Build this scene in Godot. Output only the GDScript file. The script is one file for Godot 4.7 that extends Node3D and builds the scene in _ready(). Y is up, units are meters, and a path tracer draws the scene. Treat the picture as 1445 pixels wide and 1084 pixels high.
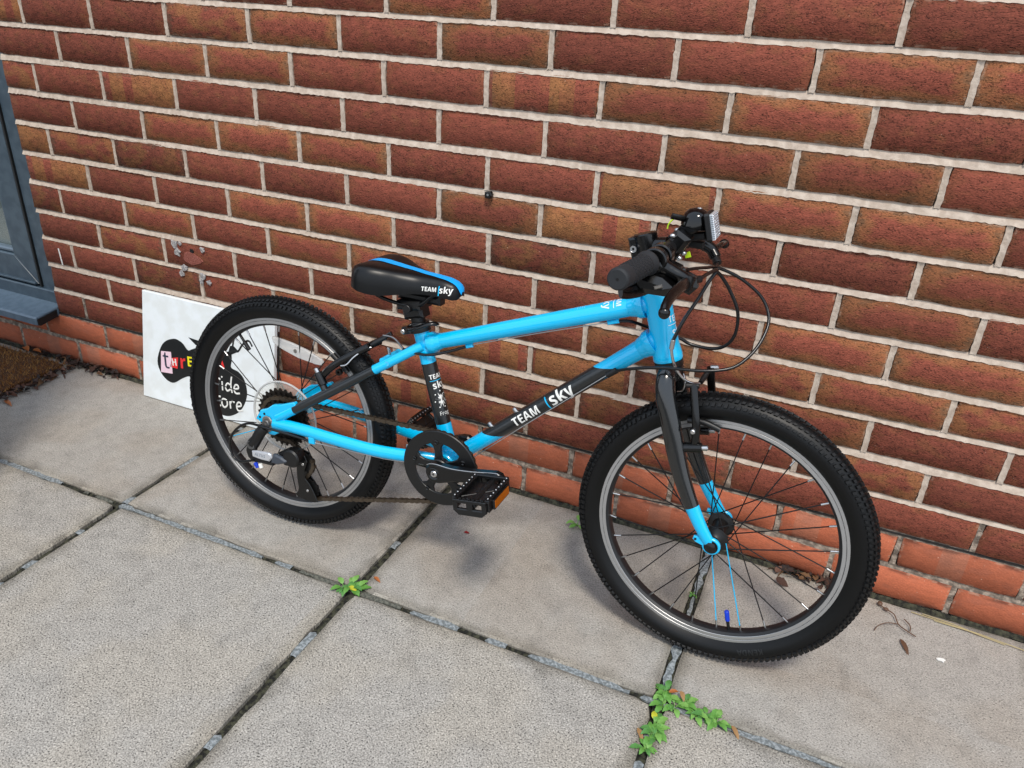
extends Node3D
# A child's bicycle leaning on a brick wall, seen from above on a paved path.

var used := {}
var rng := RandomNumberGenerator.new()
var M := {}

# ---------------------------------------------------------------- mesh builder
class MB:
	var V := PackedVector3Array()
	var U := PackedVector2Array()
	var G := PackedInt32Array()
	var gn := 0
	var K := {}   # colours by corner, where a piece has stained edges
	func tri(a: Vector3, b: Vector3, c: Vector3, g: int, ua := Vector2.ZERO, ub := Vector2.ZERO, uc := Vector2.ZERO) -> void:
		V.append(a); V.append(b); V.append(c)
		U.append(ua); U.append(ub); U.append(uc)
		G.append(g)
	func quad(a: Vector3, b: Vector3, c: Vector3, d: Vector3, g: int) -> void:
		tri(a, b, c, g); tri(a, c, d, g)
	func quaduv(a: Vector3, b: Vector3, c: Vector3, d: Vector3, g: int, ua: Vector2, ub: Vector2, uc: Vector2, ud: Vector2) -> void:
		tri(a, b, c, g, ua, ub, uc); tri(a, c, d, g, ua, uc, ud)
	# orient a closed piece (triangles since corner s) so that front faces run clockwise
	func close(s: int) -> void:
		var m := Vector3.ZERO
		for i in range(s, V.size()): m += V[i]
		m /= maxf(1.0, V.size() - s)
		var vol := 0.0
		for i in range(s, V.size(), 3):
			vol += (V[i] - m).dot((V[i + 1] - m).cross(V[i + 2] - m))
		if vol > 0.0:
			for i in range(s, V.size(), 3):
				var t := V[i + 1]; V[i + 1] = V[i + 2]; V[i + 2] = t
				var w := U[i + 1]; U[i + 1] = U[i + 2]; U[i + 2] = w
	func box(x: Transform3D, size: Vector3, bevel := 0.0) -> MB:
		var h := size * 0.5
		return prism([Vector2(-h.x, -h.y), Vector2(h.x, -h.y), Vector2(h.x, h.y), Vector2(-h.x, h.y)], size.z, x, bevel)
	# polygon in x-y, thickness along z (centred)
	func prism(poly: Array, depth: float, x := Transform3D(), bevel := 0.0, smooth := false) -> MB:
		var s := V.size(); var n := poly.size()
		var area := 0.0
		for i in n:
			var a: Vector2 = poly[i]; var b: Vector2 = poly[(i + 1) % n]
			area += a.cross(b)
		var sg := 1.0 if area > 0.0 else -1.0
		var inner := PackedVector2Array(); var outer := PackedVector2Array()
		for i in n:
			var p: Vector2 = poly[i]
			var d0: Vector2 = (p - poly[(i - 1 + n) % n]).normalized()
			var d1: Vector2 = (poly[(i + 1) % n] - p).normalized()
			var n0 := Vector2(-d0.y, d0.x) * sg; var n1 := Vector2(-d1.y, d1.x) * sg
			var mm := (n0 + n1)
			mm = mm / maxf(0.5, mm.dot(n0))
			outer.append(p); inner.append(p + mm * bevel)
		var rings := []
		var zs := [-depth * 0.5, depth * 0.5]
		if bevel > 0.0:
			rings = [[inner, zs[0]], [outer, zs[0] + bevel], [outer, zs[1] - bevel], [inner, zs[1]]]
		else:
			rings = [[outer, zs[0]], [outer, zs[1]]]
		gn += 10
		for r in rings.size() - 1:
			var A: PackedVector2Array = rings[r][0]; var B: PackedVector2Array = rings[r + 1][0]
			for i in n:
				var j := (i + 1) % n
				quad(x * Vector3(A[i].x, A[i].y, rings[r][1]), x * Vector3(A[j].x, A[j].y, rings[r][1]), x * Vector3(B[j].x, B[j].y, rings[r + 1][1]), x * Vector3(B[i].x, B[i].y, rings[r + 1][1]), gn + r if smooth else -1)
		var idx := Geometry2D.triangulate_polygon(rings[0][0])
		var last: PackedVector2Array = rings[rings.size() - 1][0]
		for k in range(0, idx.size(), 3):
			var P0: PackedVector2Array = rings[0][0]
			# orientation of the caps relative to the sides
			var i0 := idx[k]; var i1 := idx[k + 1]; var i2 := idx[k + 2]
			if (P0[i1] - P0[i0]).cross(P0[i2] - P0[i0]) * sg < 0.0:
				var t := i1; i1 = i2; i2 = t
			tri(x * Vector3(P0[i0].x, P0[i0].y, zs[0]), x * Vector3(P0[i2].x, P0[i2].y, zs[0]), x * Vector3(P0[i1].x, P0[i1].y, zs[0]), -1)
			tri(x * Vector3(last[i0].x, last[i0].y, zs[1]), x * Vector3(last[i1].x, last[i1].y, zs[1]), x * Vector3(last[i2].x, last[i2].y, zs[1]), -1)
		close(s)
		return self
	# swept tube: radii is a number, a Vector2 (across ref, along ref) or an array of either
	func tube(pts: Array, radii, sides := 12, capped := true, ref := Vector3(0, 0, 1)) -> MB:
		var s := V.size(); var n := pts.size()
		gn += 10
		var rows := []
		var prev := ref
		for i in n:
			var a: Vector3 = pts[maxi(0, i - 1)]; var b: Vector3 = pts[mini(n - 1, i + 1)]
			var t := (b - a).normalized()
			var nn := prev - t * prev.dot(t)
			if nn.length() < 0.05:
				nn = Vector3(0.31, 0.87, 0.38) - t * t.dot(Vector3(0.31, 0.87, 0.38))
			nn = nn.normalized(); prev = nn
			var bb := t.cross(nn)
			var r = radii[i] if radii is Array else radii
			var rr: Vector2 = r if r is Vector2 else Vector2(r, r)
			var row := PackedVector3Array()
			for k in sides:
				var an := TAU * k / sides
				row.append(pts[i] + nn * cos(an) * rr.x + bb * sin(an) * rr.y)
			rows.append(row)
		for i in n - 1:
			var A: PackedVector3Array = rows[i]; var B: PackedVector3Array = rows[i + 1]
			for k in sides:
				var j := (k + 1) % sides
				quad(A[k], A[j], B[j], B[k], gn)
		if capped:
			for e in [0, n - 1]:
				var R: PackedVector3Array = rows[e]; var c: Vector3 = pts[e]
				for k in sides:
					var j := (k + 1) % sides
					if e == 0: tri(c, R[j], R[k], gn + 1)
					else: tri(c, R[k], R[j], gn + 2)
		close(s)
		return self
	# profile of Vector2(radius, height) turned about the y axis of x
	func lathe(prof: Array, x: Transform3D, segs := 24, loop := false, sharp := 38.0) -> MB:
		var s := V.size(); var n := prof.size()
		gn += 1
		var cnt := n if loop else n - 1
		for i in cnt:
			var a: Vector2 = prof[i]; var b: Vector2 = prof[(i + 1) % n]
			if i > 0 or loop:
				var p: Vector2 = prof[(i - 1 + n) % n]
				if absf((a - p).angle_to(b - a)) > deg_to_rad(sharp): gn += 1
			for k in segs:
				var t0 := TAU * k / segs; var t1 := TAU * (k + 1) / segs
				var c0 := Vector3(cos(t0), 0, sin(t0)); var c1 := Vector3(cos(t1), 0, sin(t1))
				var a0 := x * (c0 * a.x + Vector3(0, a.y, 0)); var a1 := x * (c1 * a.x + Vector3(0, a.y, 0))
				var b0 := x * (c0 * b.x + Vector3(0, b.y, 0)); var b1 := x * (c1 * b.x + Vector3(0, b.y, 0))
				if a.x < 1e-6: tri(a0, b1, b0, gn)
				elif b.x < 1e-6: tri(a0, a1, b0, gn)
				else: quad(a0, a1, b1, b0, gn)
		close(s)
		return self
	func cyl(p0: Vector3, p1: Vector3, r: float, segs := 16, bevel := 0.0) -> MB:
		var L := (p1 - p0).length()
		var x := along(p0, p1)
		if bevel > 0.0: return lathe([Vector2(0, 0), Vector2(r - bevel, 0), Vector2(r, bevel), Vector2(r, L - bevel), Vector2(r - bevel, L), Vector2(0, L)], x, segs)
		return lathe([Vector2(0, 0), Vector2(r, 0), Vector2(r, L), Vector2(0, L)], x, segs)
	func ball(c: Vector3, r: Vector3, segs := 14, rings := 8) -> MB:
		var pr := []
		for i in rings + 1:
			var a := PI * i / rings
			pr.append(Vector2(sin(a), -cos(a)))
		pr[0] = Vector2(0, -1); pr[rings] = Vector2(0, 1)
		return lathe(pr, Transform3D(Basis.from_scale(r), c), segs)
	static func along(p0: Vector3, p1: Vector3) -> Transform3D:
		var y := (p1 - p0).normalized()
		var r := Vector3(0, 0, 1) if absf(y.z) < 0.9 else Vector3(1, 0, 0)
		var xx := (r - y * r.dot(y)).normalized()
		return Transform3D(Basis(xx, y, xx.cross(y)), p0)
	func mesh(into: ArrayMesh = null) -> ArrayMesh:
		var st := SurfaceTool.new()
		st.begin(Mesh.PRIMITIVE_TRIANGLES)
		for i in V.size():
			if i % 3 == 0: st.set_smooth_group(G[i / 3])
			st.set_uv(U[i])
			if K.size() > 0: st.set_color(K.get(i, Color.WHITE))
			st.add_vertex(V[i])
		st.generate_normals()
		return st.commit(into)

func mb() -> MB: return MB.new()
func numbered(n: String) -> String:
	if not used.has(n):
		used[n] = 0
		return n
	used[n] += 1
	return "%s_%03d" % [n, used[n]]
func kidname(parent: Node, n: String) -> String:
	if not parent.has_node(n): return n
	var c: int = parent.get_meta("_c_" + n, 0) + 1
	parent.set_meta("_c_" + n, c)
	return "%s_%03d" % [n, c]
func tag(o: Node, label := "", category := "", group := "", kind := "") -> Node:
	if label: o.set_meta("label", label)
	if category: o.set_meta("category", category)
	if group: o.set_meta("group", group)
	if kind: o.set_meta("kind", kind)
	return o
func thing(called: String, label: String, category: String, at := Transform3D(), group := "") -> Node3D:
	var o := Node3D.new()
	o.name = numbered(called)
	add_child(o)
	o.transform = at
	tag(o, label, category, group)
	return o
func put(called: String, mesh: Mesh, mat: Material, parent: Node = self, x := Transform3D()) -> MeshInstance3D:
	var o := MeshInstance3D.new()
	o.name = numbered(called) if parent == self else kidname(parent, called)
	o.mesh = mesh
	if mat: o.material_override = mat
	parent.add_child(o)
	o.transform = x
	return o
func obj(called: String, b: MB, mat: Material, parent: Node = self, x := Transform3D()) -> MeshInstance3D:
	return put(called, b.mesh(), mat, parent, x)
func V2(a: Array) -> Array:
	var r := []
	for i in range(0, a.size(), 2): r.append(Vector2(a[i], a[i + 1]))
	return r
func V3(a: Array) -> Array:
	var r := []
	for i in range(0, a.size(), 3): r.append(Vector3(a[i], a[i + 1], a[i + 2]))
	return r
func smooth_path(p: Array, per := 5) -> Array:
	var r := []
	for i in p.size() - 1:
		var p0: Vector3 = p[maxi(0, i - 1)]; var p1: Vector3 = p[i]; var p2: Vector3 = p[i + 1]; var p3: Vector3 = p[mini(p.size() - 1, i + 2)]
		for k in per:
			r.append(p1.cubic_interpolate(p2, p0, p3, float(k) / per))
	r.append(p[p.size() - 1])
	return r
func at(p: Vector3, yaw := 0.0) -> Transform3D: return Transform3D(Basis(Vector3.UP, yaw), p)
func rz(p: Vector3, a: float) -> Transform3D: return Transform3D(Basis(Vector3(0, 0, 1), a), p)

# ---------------------------------------------------------------- textures
func noise(w: int, h: int, sd: int, freq: float, sx := 1.0, sy := 1.0, oct := 3, type := FastNoiseLite.TYPE_SIMPLEX_SMOOTH) -> PackedByteArray:
	var f := FastNoiseLite.new()
	f.seed = sd; f.frequency = freq; f.noise_type = type
	f.fractal_type = FastNoiseLite.FRACTAL_FBM; f.fractal_octaves = oct
	var im := f.get_image(maxi(4, int(w / sx)), maxi(4, int(h / sy)))
	if sx != 1.0 or sy != 1.0: im.resize(w, h, Image.INTERPOLATE_CUBIC)
	im.convert(Image.FORMAT_L8)
	return im.get_data()
func tex(w: int, h: int, d: PackedByteArray) -> ImageTexture:
	return ImageTexture.create_from_image(Image.create_from_data(w, h, false, Image.FORMAT_RGB8, d))
func normal_of(w: int, h: int, d: PackedByteArray, k: float) -> ImageTexture:
	var im := Image.create_from_data(w, h, false, Image.FORMAT_L8, d)
	im.convert(Image.FORMAT_RGBA8)
	im.bump_map_to_normal_map(k)
	return ImageTexture.create_from_image(im)
func plain(c: Color, rough := 0.5, metal := 0.0, spec := 0.5) -> StandardMaterial3D:
	var m := StandardMaterial3D.new()
	m.albedo_color = c; m.roughness = rough; m.metallic = metal; m.metallic_specular = spec
	return m
func b8(v: float) -> int: return clampi(int(v * 255.0), 0, 255)

const BW := 400
const BH := 128
func brick_material(kind: String, sd: int, nrm: Texture2D, pits: PackedByteArray) -> StandardMaterial3D:
	rng.seed = sd * 77 + 5
	var big := noise(BW, BH, sd, 0.012, 1.6, 1.0)
	var mid := noise(BW, BH, sd + 40, 0.05, 3.0, 1.0)
	var fine := noise(BW, BH, sd + 80, 0.22, 2.0, 1.0)
	var d := PackedByteArray(); d.resize(BW * BH * 3)
	var red := Vector3(0.512, 0.280, 0.222); var brown := Vector3(0.550, 0.372, 0.238); var dark := Vector3(0.40, 0.325, 0.25)
	var ripple := noise(BW, BH, 17 + sd % 3, 0.17, 2.6, 1.0, 3)
	var smear := noise(BW, BH, sd + 500, 0.03, 1.5, 1.0, 3)
	var tint := 1.0 + rng.randf_range(-0.13, 0.11)
	var smooth_kind := kind == "P"
	if smooth_kind:
		red = Vector3(0.665, 0.375, 0.270); brown = Vector3(0.60, 0.36, 0.28); dark = Vector3(0.60, 0.49, 0.43)
	var bands := []
	var bx := rng.randf_range(-20, 30)
	while bx < BW:
		var bw := rng.randf_range(28, 95)
		bands.append([bx, bx + bw, rng.randf()])
		bx += bw
	var bandv := PackedFloat32Array(); bandv.resize(BW)
	for x in BW:
		for q in bands:
			if x >= q[0] and x < q[1]: bandv[x] = q[2]
	var specks := {}
	for k in rng.randi_range(3, 9) if not smooth_kind else rng.randi_range(6, 22):
		var c := rng.randi_range(0, BW * BH - BW - 2)
		specks[c] = 1
		if rng.randf() < 0.5: specks[c + 1] = 1; specks[c + BW] = 1
		if rng.randf() < 0.15: specks[c + 2] = 1; specks[c + BW + 1] = 1
		if smooth_kind and rng.randf() < 0.2:
			for yy in 4:
				for xx in 4:
					if rng.randf() < 0.7: specks[c + xx + yy * BW] = 1
	var i := 0
	for y in BH:
		var dv := minf(y, BH - 1 - y) * 65.0 / BH
		for x in BW:
			var n1 := big[i] / 255.0; var n2 := mid[i] / 255.0; var n3 := fine[i] / 255.0
			var du := minf(x, BW - 1 - x) * 215.0 / BW
			var e := minf(du * 0.55, dv) + (n2 - 0.5) * 12.0 + (n1 - 0.5) * 16.0
			var w := 0.0; var k := 0.0
			match kind:
				"R": w = 0.35 * smoothstep(0.55, 0.9, n1) + 0.25 * smoothstep(9.0, 0.0, e)
				"H": w = 0.76 * smoothstep(24.0, 5.0, e); k = smoothstep(6.0, -3.0, e) * 0.5
				"O":
					w = (0.35 + 0.75 * bandv[x]) if bandv[x] > 0.4 else 0.05
					w = clampf(w + (n1 - 0.5) * 0.6, 0.0, 1.0); k = 0.35 * smoothstep(5.0, -2.0, e)
				"B": w = clampf(0.35 + (n1 - 0.5) * 2.0, 0.0, 0.8); k = 0.5 * smoothstep(6.0, -2.0, e)
				"P":
					w = smoothstep(0.55, 0.85, n1) * 0.5
					k = smoothstep(0.90, 0.97, bandv[x]) * 0.26
			var c := red.lerp(brown, w).lerp(dark, k)
			var v := tint * (0.82 + 0.20 * n2 + 0.30 * (n3 - 0.3))
			if smooth_kind:
				v = tint * (0.86 + 0.12 * n2 + 0.18 * n3) * (1.0 - 0.35 * smoothstep(9.0, 0.0, dv) * smoothstep(0.35, 0.8, n1))
			else:
				v *= (1.0 - 0.58 * (pits[i] / 255.0)) * (0.95 + 0.10 * ripple[i] / 255.0)
			c *= v
			var sm := smoothstep(4.5, 0.5, minf(du, dv)) * smoothstep(135.0, 200.0, smear[i]) * 0.55
			c = c.lerp(Vector3(0.66, 0.56, 0.49), sm)
			if specks.has(i): c = c.lerp(Vector3(0.80, 0.74, 0.68), 0.75)
			d[i * 3] = b8(c.x); d[i * 3 + 1] = b8(c.y); d[i * 3 + 2] = b8(c.z)
			i += 1
	var m := StandardMaterial3D.new()
	m.albedo_texture = tex(BW, BH, d)
	m.roughness = 0.88 if not smooth_kind else 0.7
	m.metallic_specular = 0.3
	m.normal_enabled = true; m.normal_texture = nrm; m.normal_scale = 1.0
	return m
func brick_pits(sd: int) -> PackedByteArray:
	# short drag cracks of a rustic wire-cut face
	var r1 := noise(BW, BH, sd + 200, 0.10, 3.4, 1.0, 3)
	var r2 := noise(BW, BH, sd + 300, 0.03, 2.0, 1.0, 2)
	var r3 := noise(BW, BH, sd + 400, 0.20, 3.2, 1.0, 2)
	var d := PackedByteArray(); d.resize(BW * BH)
	for i in BW * BH:
		var a := absf(r1[i] - 128.0)
		var c := clampf(1.0 - a / 10.0, 0.0, 1.0) * smoothstep(85.0, 150.0, r2[i])
		var p := smoothstep(188.0, 222.0, r3[i]) * 0.85
		d[i] = int(255.0 * maxf(c, p))
	return d
func inverted_height(p: PackedByteArray, sd: int, grain: float, waves := 0.0) -> PackedByteArray:
	var rp := noise(BW, BH, sd, 0.17, 2.6, 1.0, 3)
	var f := noise(BW, BH, sd + 90, 0.16, 2.0, 1.0, 3)
	var d := PackedByteArray(); d.resize(BW * BH)
	for i in BW * BH: d[i] = clampi(int(150.0 - 120.0 * p[i] / 255.0 + grain * (f[i] - 128.0) + waves * (rp[i] - 128.0)), 0, 255)
	return d

const SW := 1024
func slab_material(sd: int, base: Vector3, warm: Vector3, speck: float, rough_k: float) -> StandardMaterial3D:
	rng.seed = sd
	var big := noise(SW, SW, sd, 0.0045)
	var mid := noise(SW, SW, sd + 1, 0.03, 1.0, 1.0, 4)
	var fine := noise(SW, SW, sd + 2, 0.36, 1.0, 1.0, 2)
	var cell := noise(SW, SW, sd + 3, 0.30, 1.0, 1.0, 2)
	var spots := noise(SW, SW, sd + 4, 0.016, 1.0, 1.0, 4)
	var d := PackedByteArray(); d.resize(SW * SW * 3)
	var h := PackedByteArray(); h.resize(SW * SW)
	for i in SW * SW:
		var n1 := big[i] / 255.0; var n2 := mid[i] / 255.0; var n3 := fine[i] / 255.0; var n4 := cell[i] / 255.0
		var c := base.lerp(warm, smoothstep(0.35, 0.75, n1))
		var v := 0.90 + 0.08 * n2 + speck * (n3 - 0.5) * 0.55
		v *= 1.0 - 0.055 * smoothstep(0.55, 0.95, spots[i] / 255.0) + 0.015 * smoothstep(0.42, 0.15, spots[i] / 255.0)
		v -= speck * 0.55 * smoothstep(0.70, 0.86, n4)
		v += speck * 0.24 * smoothstep(0.28, 0.14, n4)
		c *= v
		d[i * 3] = b8(c.x); d[i * 3 + 1] = b8(c.y); d[i * 3 + 2] = b8(c.z)
		h[i] = clampi(int(128.0 + 70.0 * (n3 - 0.5) - 90.0 * smoothstep(0.68, 0.86, n4) + 40.0 * (n2 - 0.5)), 0, 255)
	var m := StandardMaterial3D.new()
	m.albedo_texture = tex(SW, SW, d)
	m.roughness = 0.9; m.metallic_specular = 0.3; m.vertex_color_use_as_albedo = true
	m.normal_enabled = true; m.normal_texture = normal_of(SW, SW, h, 3.0); m.normal_scale = rough_k
	return m
# a material with mottled colour in the object's own axes
func mottled(sd: int, a: Color, b: Color, size: float, rough := 0.8, bump := 0.0, freq := 0.03) -> StandardMaterial3D:
	var n := noise(256, 256, sd, freq, 1.0, 1.0, 4); var d := PackedByteArray(); d.resize(256 * 256 * 3)
	for i in 256 * 256:
		var c := a.lerp(b, smoothstep(0.25, 0.75, n[i] / 255.0))
		d[i * 3] = b8(c.r); d[i * 3 + 1] = b8(c.g); d[i * 3 + 2] = b8(c.b)
	var m := StandardMaterial3D.new()
	m.albedo_texture = tex(256, 256, d); m.roughness = rough
	m.uv1_triplanar = true; m.uv1_scale = Vector3.ONE / size
	if bump > 0.0:
		m.normal_enabled = true; m.normal_texture = normal_of(256, 256, noise(256, 256, sd + 7, freq * 3.0, 1.0, 1.0, 4), 4.0); m.normal_scale = bump
	return m

# ---------------------------------------------------------------- lettering
func letters(text: String, height: float, bold := true, italic := 0.0) -> MB:
	# flat lettering in x-y, cap height = height, starting at x = 0 and centred on y, cut fine enough to bend
	var f := SystemFont.new()
	f.font_names = PackedStringArray(["Droid Sans"]); f.font_weight = 700 if bold else 400
	var t := TextMesh.new()
	t.text = text; t.font = f; t.font_size = 64; t.pixel_size = height / 46.0; t.depth = 0.0; t.curve_step = 4.0
	t.horizontal_alignment = HORIZONTAL_ALIGNMENT_LEFT; t.vertical_alignment = VERTICAL_ALIGNMENT_CENTER
	var a := t.get_mesh_arrays()
	var b := MB.new()
	var vs: PackedVector3Array = a[Mesh.ARRAY_VERTEX]
	var ix = a[Mesh.ARRAY_INDEX]
	var order := PackedInt32Array()
	if ix != null and ix.size() > 0: order = ix
	else:
		for i in vs.size(): order.append(i)
	var todo := []
	for i in range(0, order.size(), 3):
		var p := [vs[order[i]], vs[order[i + 1]], vs[order[i + 2]]]
		if absf((p[1] - p[0]).cross(p[2] - p[0]).z) < 1e-12: continue
		todo.append(p)
	var lim := height * 0.22
	while todo.size() > 0:
		var p: Array = todo.pop_back()
		var best := 0; var len := 0.0
		for k in 3:
			var l: float = (p[k] - p[(k + 1) % 3]).length()
			if l > len: len = l; best = k
		if len > lim:
			var m: Vector3 = (p[best] + p[(best + 1) % 3]) * 0.5
			todo.append([p[best], m, p[(best + 2) % 3]]); todo.append([m, p[(best + 1) % 3], p[(best + 2) % 3]])
		else:
			# front faces clockwise seen from +z
			if (p[1] - p[0]).cross(p[2] - p[0]).z > 0.0: b.tri(p[0], p[2], p[1], 1)
			else: b.tri(p[0], p[1], p[2], 1)
	if italic != 0.0:
		for i in b.V.size(): b.V[i].x += b.V[i].y * italic
	return b
# wrap x-y shapes round a tube: x runs along the axis from p0, y round it, starting at direction up
func wrap_along(b: MB, p0: Vector3, dir: Vector3, up: Vector3, r: float) -> MB:
	var t := dir.normalized(); var n := (up - t * up.dot(t)).normalized(); var s := n.cross(t)
	for i in b.V.size():
		var v := b.V[i]; var a := v.y / r
		b.V[i] = p0 + t * v.x + (n * cos(a) + s * sin(a)) * (r + v.z)
	return b
func place(b: MB, x: Transform3D) -> MB:
	for i in b.V.size(): b.V[i] = x * b.V[i]
	return b
# handwriting: flat ribbons along strokes
func strokes(lines: Array, w: float, x: Transform3D, depth := 0.0008) -> MB:
	var b := mb()
	for l in lines:
		var p := []
		for q in l: p.append(Vector3(q.x, q.y, 0))
		p = smooth_path(p, 4)
		b.tube(p, Vector2(depth, w), 8, true, Vector3(0, 0, 1))
	return place(b, x)

# ---------------------------------------------------------------- light, camera, order of work
func _ready() -> void:
	var cam := Camera3D.new()
	cam.name = "camera"
	add_child(cam)
	cam.transform = Transform3D(Basis(Vector3(0.91493714, 0.04777844, -0.40075834), Vector3(-0.2203282, 0.89107955, -0.39677793), Vector3(0.33815013, 0.45132523, 0.82580871)).orthonormalized(), Vector3(0.76014, 1.03692, 1.39859))
	cam.fov = 52.876
	cam.near = 0.05; cam.far = 200.0
	cam.current = true
	var env := Environment.new()
	env.background_mode = Environment.BG_SKY
	var sky := Sky.new(); var sm := ProceduralSkyMaterial.new()
	sm.sky_top_color = Color(0.80, 0.86, 0.94); sm.sky_horizon_color = Color(0.90, 0.92, 0.94); sm.sky_curve = 0.2
	sm.ground_bottom_color = Color(0.35, 0.34, 0.33); sm.ground_horizon_color = Color(0.6, 0.6, 0.6)
	sm.sky_energy_multiplier = 1.0; sm.energy_multiplier = 1.0
	sm.sun_angle_max = 1.0
	sky.sky_material = sm; env.sky = sky
	env.tonemap_mode = Environment.TONE_MAPPER_LINEAR
	env.tonemap_exposure = 1.68
	env.sdfgi_enabled = true; env.ssao_enabled = true; env.ssil_enabled = true
	var we := WorldEnvironment.new(); we.name = "environment"; we.environment = env
	add_child(we)
	var sun := DirectionalLight3D.new()
	sun.name = "sun"
	add_child(sun)
	sun.light_energy = 0.52; sun.light_color = Color(1.0, 0.965, 0.92); sun.light_angular_distance = 11.0
	sun.shadow_enabled = true
	sun.look_at_from_position(Vector3(0.95, 3.46, 1.85), Vector3.ZERO)
	materials()
	build_wall()
	build_paving()
	build_door()
	build_mat()
	build_sign()
	build_bike()
	build_litter()
	build_cabinet()

func materials() -> void:
	M.mortar = mottled(51, Color(0.685, 0.62, 0.56), Color(0.77, 0.71, 0.65), 0.25, 0.95, 0.18, 0.045)
	M.mortar_grimy = mottled(50, Color(0.40, 0.36, 0.32), Color(0.64, 0.58, 0.52), 0.20, 0.95, 0.5, 0.04)
	M.far_brick = mottled(52, Color(0.40, 0.20, 0.15), Color(0.49, 0.26, 0.19), 0.5, 0.9, 0.5)
	M.dpc = plain(Color(0.10, 0.095, 0.09), 0.8)
	M.filler = mottled(53, Color(0.50, 0.49, 0.49), Color(0.72, 0.70, 0.69), 0.05, 0.9, 0.6)
	M.chip = mottled(54, Color(0.48, 0.25, 0.20), Color(0.60, 0.36, 0.31), 0.04, 0.95, 1.0)
	M.hole = plain(Color(0.03, 0.03, 0.03), 0.9)
	M.white = plain(Color(0.90, 0.90, 0.88), 0.45)
	M.white_print = plain(Color(0.82, 0.90, 0.94), 0.4)
	M.pale_print = plain(Color(0.45, 0.80, 0.93), 0.4)
	M.upvc = mottled(55, Color(0.225, 0.285, 0.33), Color(0.27, 0.33, 0.375), 0.35, 0.38)
	M.upvc_light = plain(Color(0.34, 0.40, 0.45), 0.3)
	M.upvc_sill = mottled(56, Color(0.34, 0.41, 0.465), Color(0.39, 0.455, 0.51), 0.20, 0.42)
	M.gasket = plain(Color(0.035, 0.04, 0.045), 0.6)
	M.glass = plain(Color(0.55, 0.62, 0.62, 0.22), 0.03)
	M.glass.transparency = BaseMaterial3D.TRANSPARENCY_ALPHA
	M.room = plain(Color(0.42, 0.45, 0.45), 0.9)
	M.mat_base = plain(Color(0.28, 0.17, 0.08), 0.95)
	M.coir = random_tones(61, [Color(0.56, 0.36, 0.16), Color(0.63, 0.43, 0.20), Color(0.43, 0.26, 0.11), Color(0.70, 0.52, 0.28), Color(0.50, 0.31, 0.12)])
	M.board = mottled(57, Color(0.915, 0.94, 0.95), Color(0.885, 0.905, 0.905), 0.5, 0.35)
	M.ink = plain(Color(0.085, 0.095, 0.10), 0.4); M.ink2 = plain(Color(0.16, 0.19, 0.26), 0.4)
	M.pink = plain(Color(0.92, 0.80, 0.85), 0.4); M.redp = plain(Color(0.87, 0.20, 0.20), 0.4); M.yellowp = plain(Color(0.93, 0.88, 0.12), 0.4)
	M.soil = mottled(58, Color(0.10, 0.09, 0.075), Color(0.17, 0.155, 0.13), 0.4, 1.0, 0.5)
	M.grit = mottled(59, Color(0.075, 0.075, 0.06), Color(0.26, 0.26, 0.20), 0.16, 1.0, 0.8, 0.05)
	M.joint = mottled(60, Color(0.40, 0.425, 0.43), Color(0.60, 0.625, 0.635), 0.10, 0.95, 0.8, 0.05)
	M.joint_dark = mottled(62, Color(0.27, 0.275, 0.25), Color(0.42, 0.42, 0.38), 0.08, 0.95, 0.8, 0.05)
	M.slab_front = slab_material(301, Vector3(0.640, 0.624, 0.596), Vector3(0.650, 0.628, 0.590), 1.05, 0.5)
	M.slab_rear = slab_material(302, Vector3(0.650, 0.632, 0.602), Vector3(0.640, 0.614, 0.576), 0.60, 0.45)
	M.leaf1 = leaf_mat(Color(0.36, 0.56, 0.24)); M.leaf2 = leaf_mat(Color(0.30, 0.50, 0.24)); M.leaf3 = leaf_mat(Color(0.44, 0.62, 0.30)); M.leaf_yellow = leaf_mat(Color(0.72, 0.72, 0.20))
	M.litter1 = leaf_mat(Color(0.62, 0.36, 0.18)); M.litter2 = leaf_mat(Color(0.60, 0.46, 0.30)); M.litter3 = leaf_mat(Color(0.36, 0.26, 0.19)); M.redleaf = leaf_mat(Color(0.55, 0.12, 0.14))
	M.bin = plain(Color(0.12, 0.20, 0.14), 0.5)
	M.straw = plain(Color(0.68, 0.62, 0.45), 0.8)
	M.litter_mix = random_tones(63, [Color(0.20, 0.13, 0.10), Color(0.30, 0.19, 0.14), Color(0.14, 0.10, 0.09), Color(0.36, 0.25, 0.20), Color(0.45, 0.32, 0.20), Color(0.17, 0.12, 0.10)])
	# bicycle
	M.blue = plain(Color(0.0, 0.725, 0.925), 0.26, 0.0, 0.5)
	M.blue.clearcoat_enabled = true; M.blue.clearcoat = 0.5; M.blue.clearcoat_roughness = 0.06
	M.blue_light = plain(Color(0.30, 0.74, 0.90), 0.3)
	M.blue_print = plain(Color(0.02, 0.70, 0.90), 0.4)
	M.blue_vinyl = plain(Color(0.0, 0.63, 0.93), 0.42)
	M.blue_cap = plain(Color(0.04, 0.22, 0.75), 0.35)
	M.band = plain(Color(0.070, 0.084, 0.092), 0.32, 0.0, 0.5)
	M.band.clearcoat_enabled = true; M.band.clearcoat = 0.5; M.band.clearcoat_roughness = 0.25
	M.fork = plain(Color(0.036, 0.046, 0.052), 0.24)
	M.fork.clearcoat_enabled = true; M.fork.clearcoat = 0.8; M.fork.clearcoat_roughness = 0.1
	M.blk = plain(Color(0.030, 0.030, 0.032), 0.45)
	M.blk_shiny = plain(Color(0.022, 0.021, 0.022), 0.24)
	M.blk_gloss = plain(Color(0.03, 0.03, 0.032), 0.10)
	M.crank = plain(Color(0.024, 0.026, 0.029), 0.30)
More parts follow.
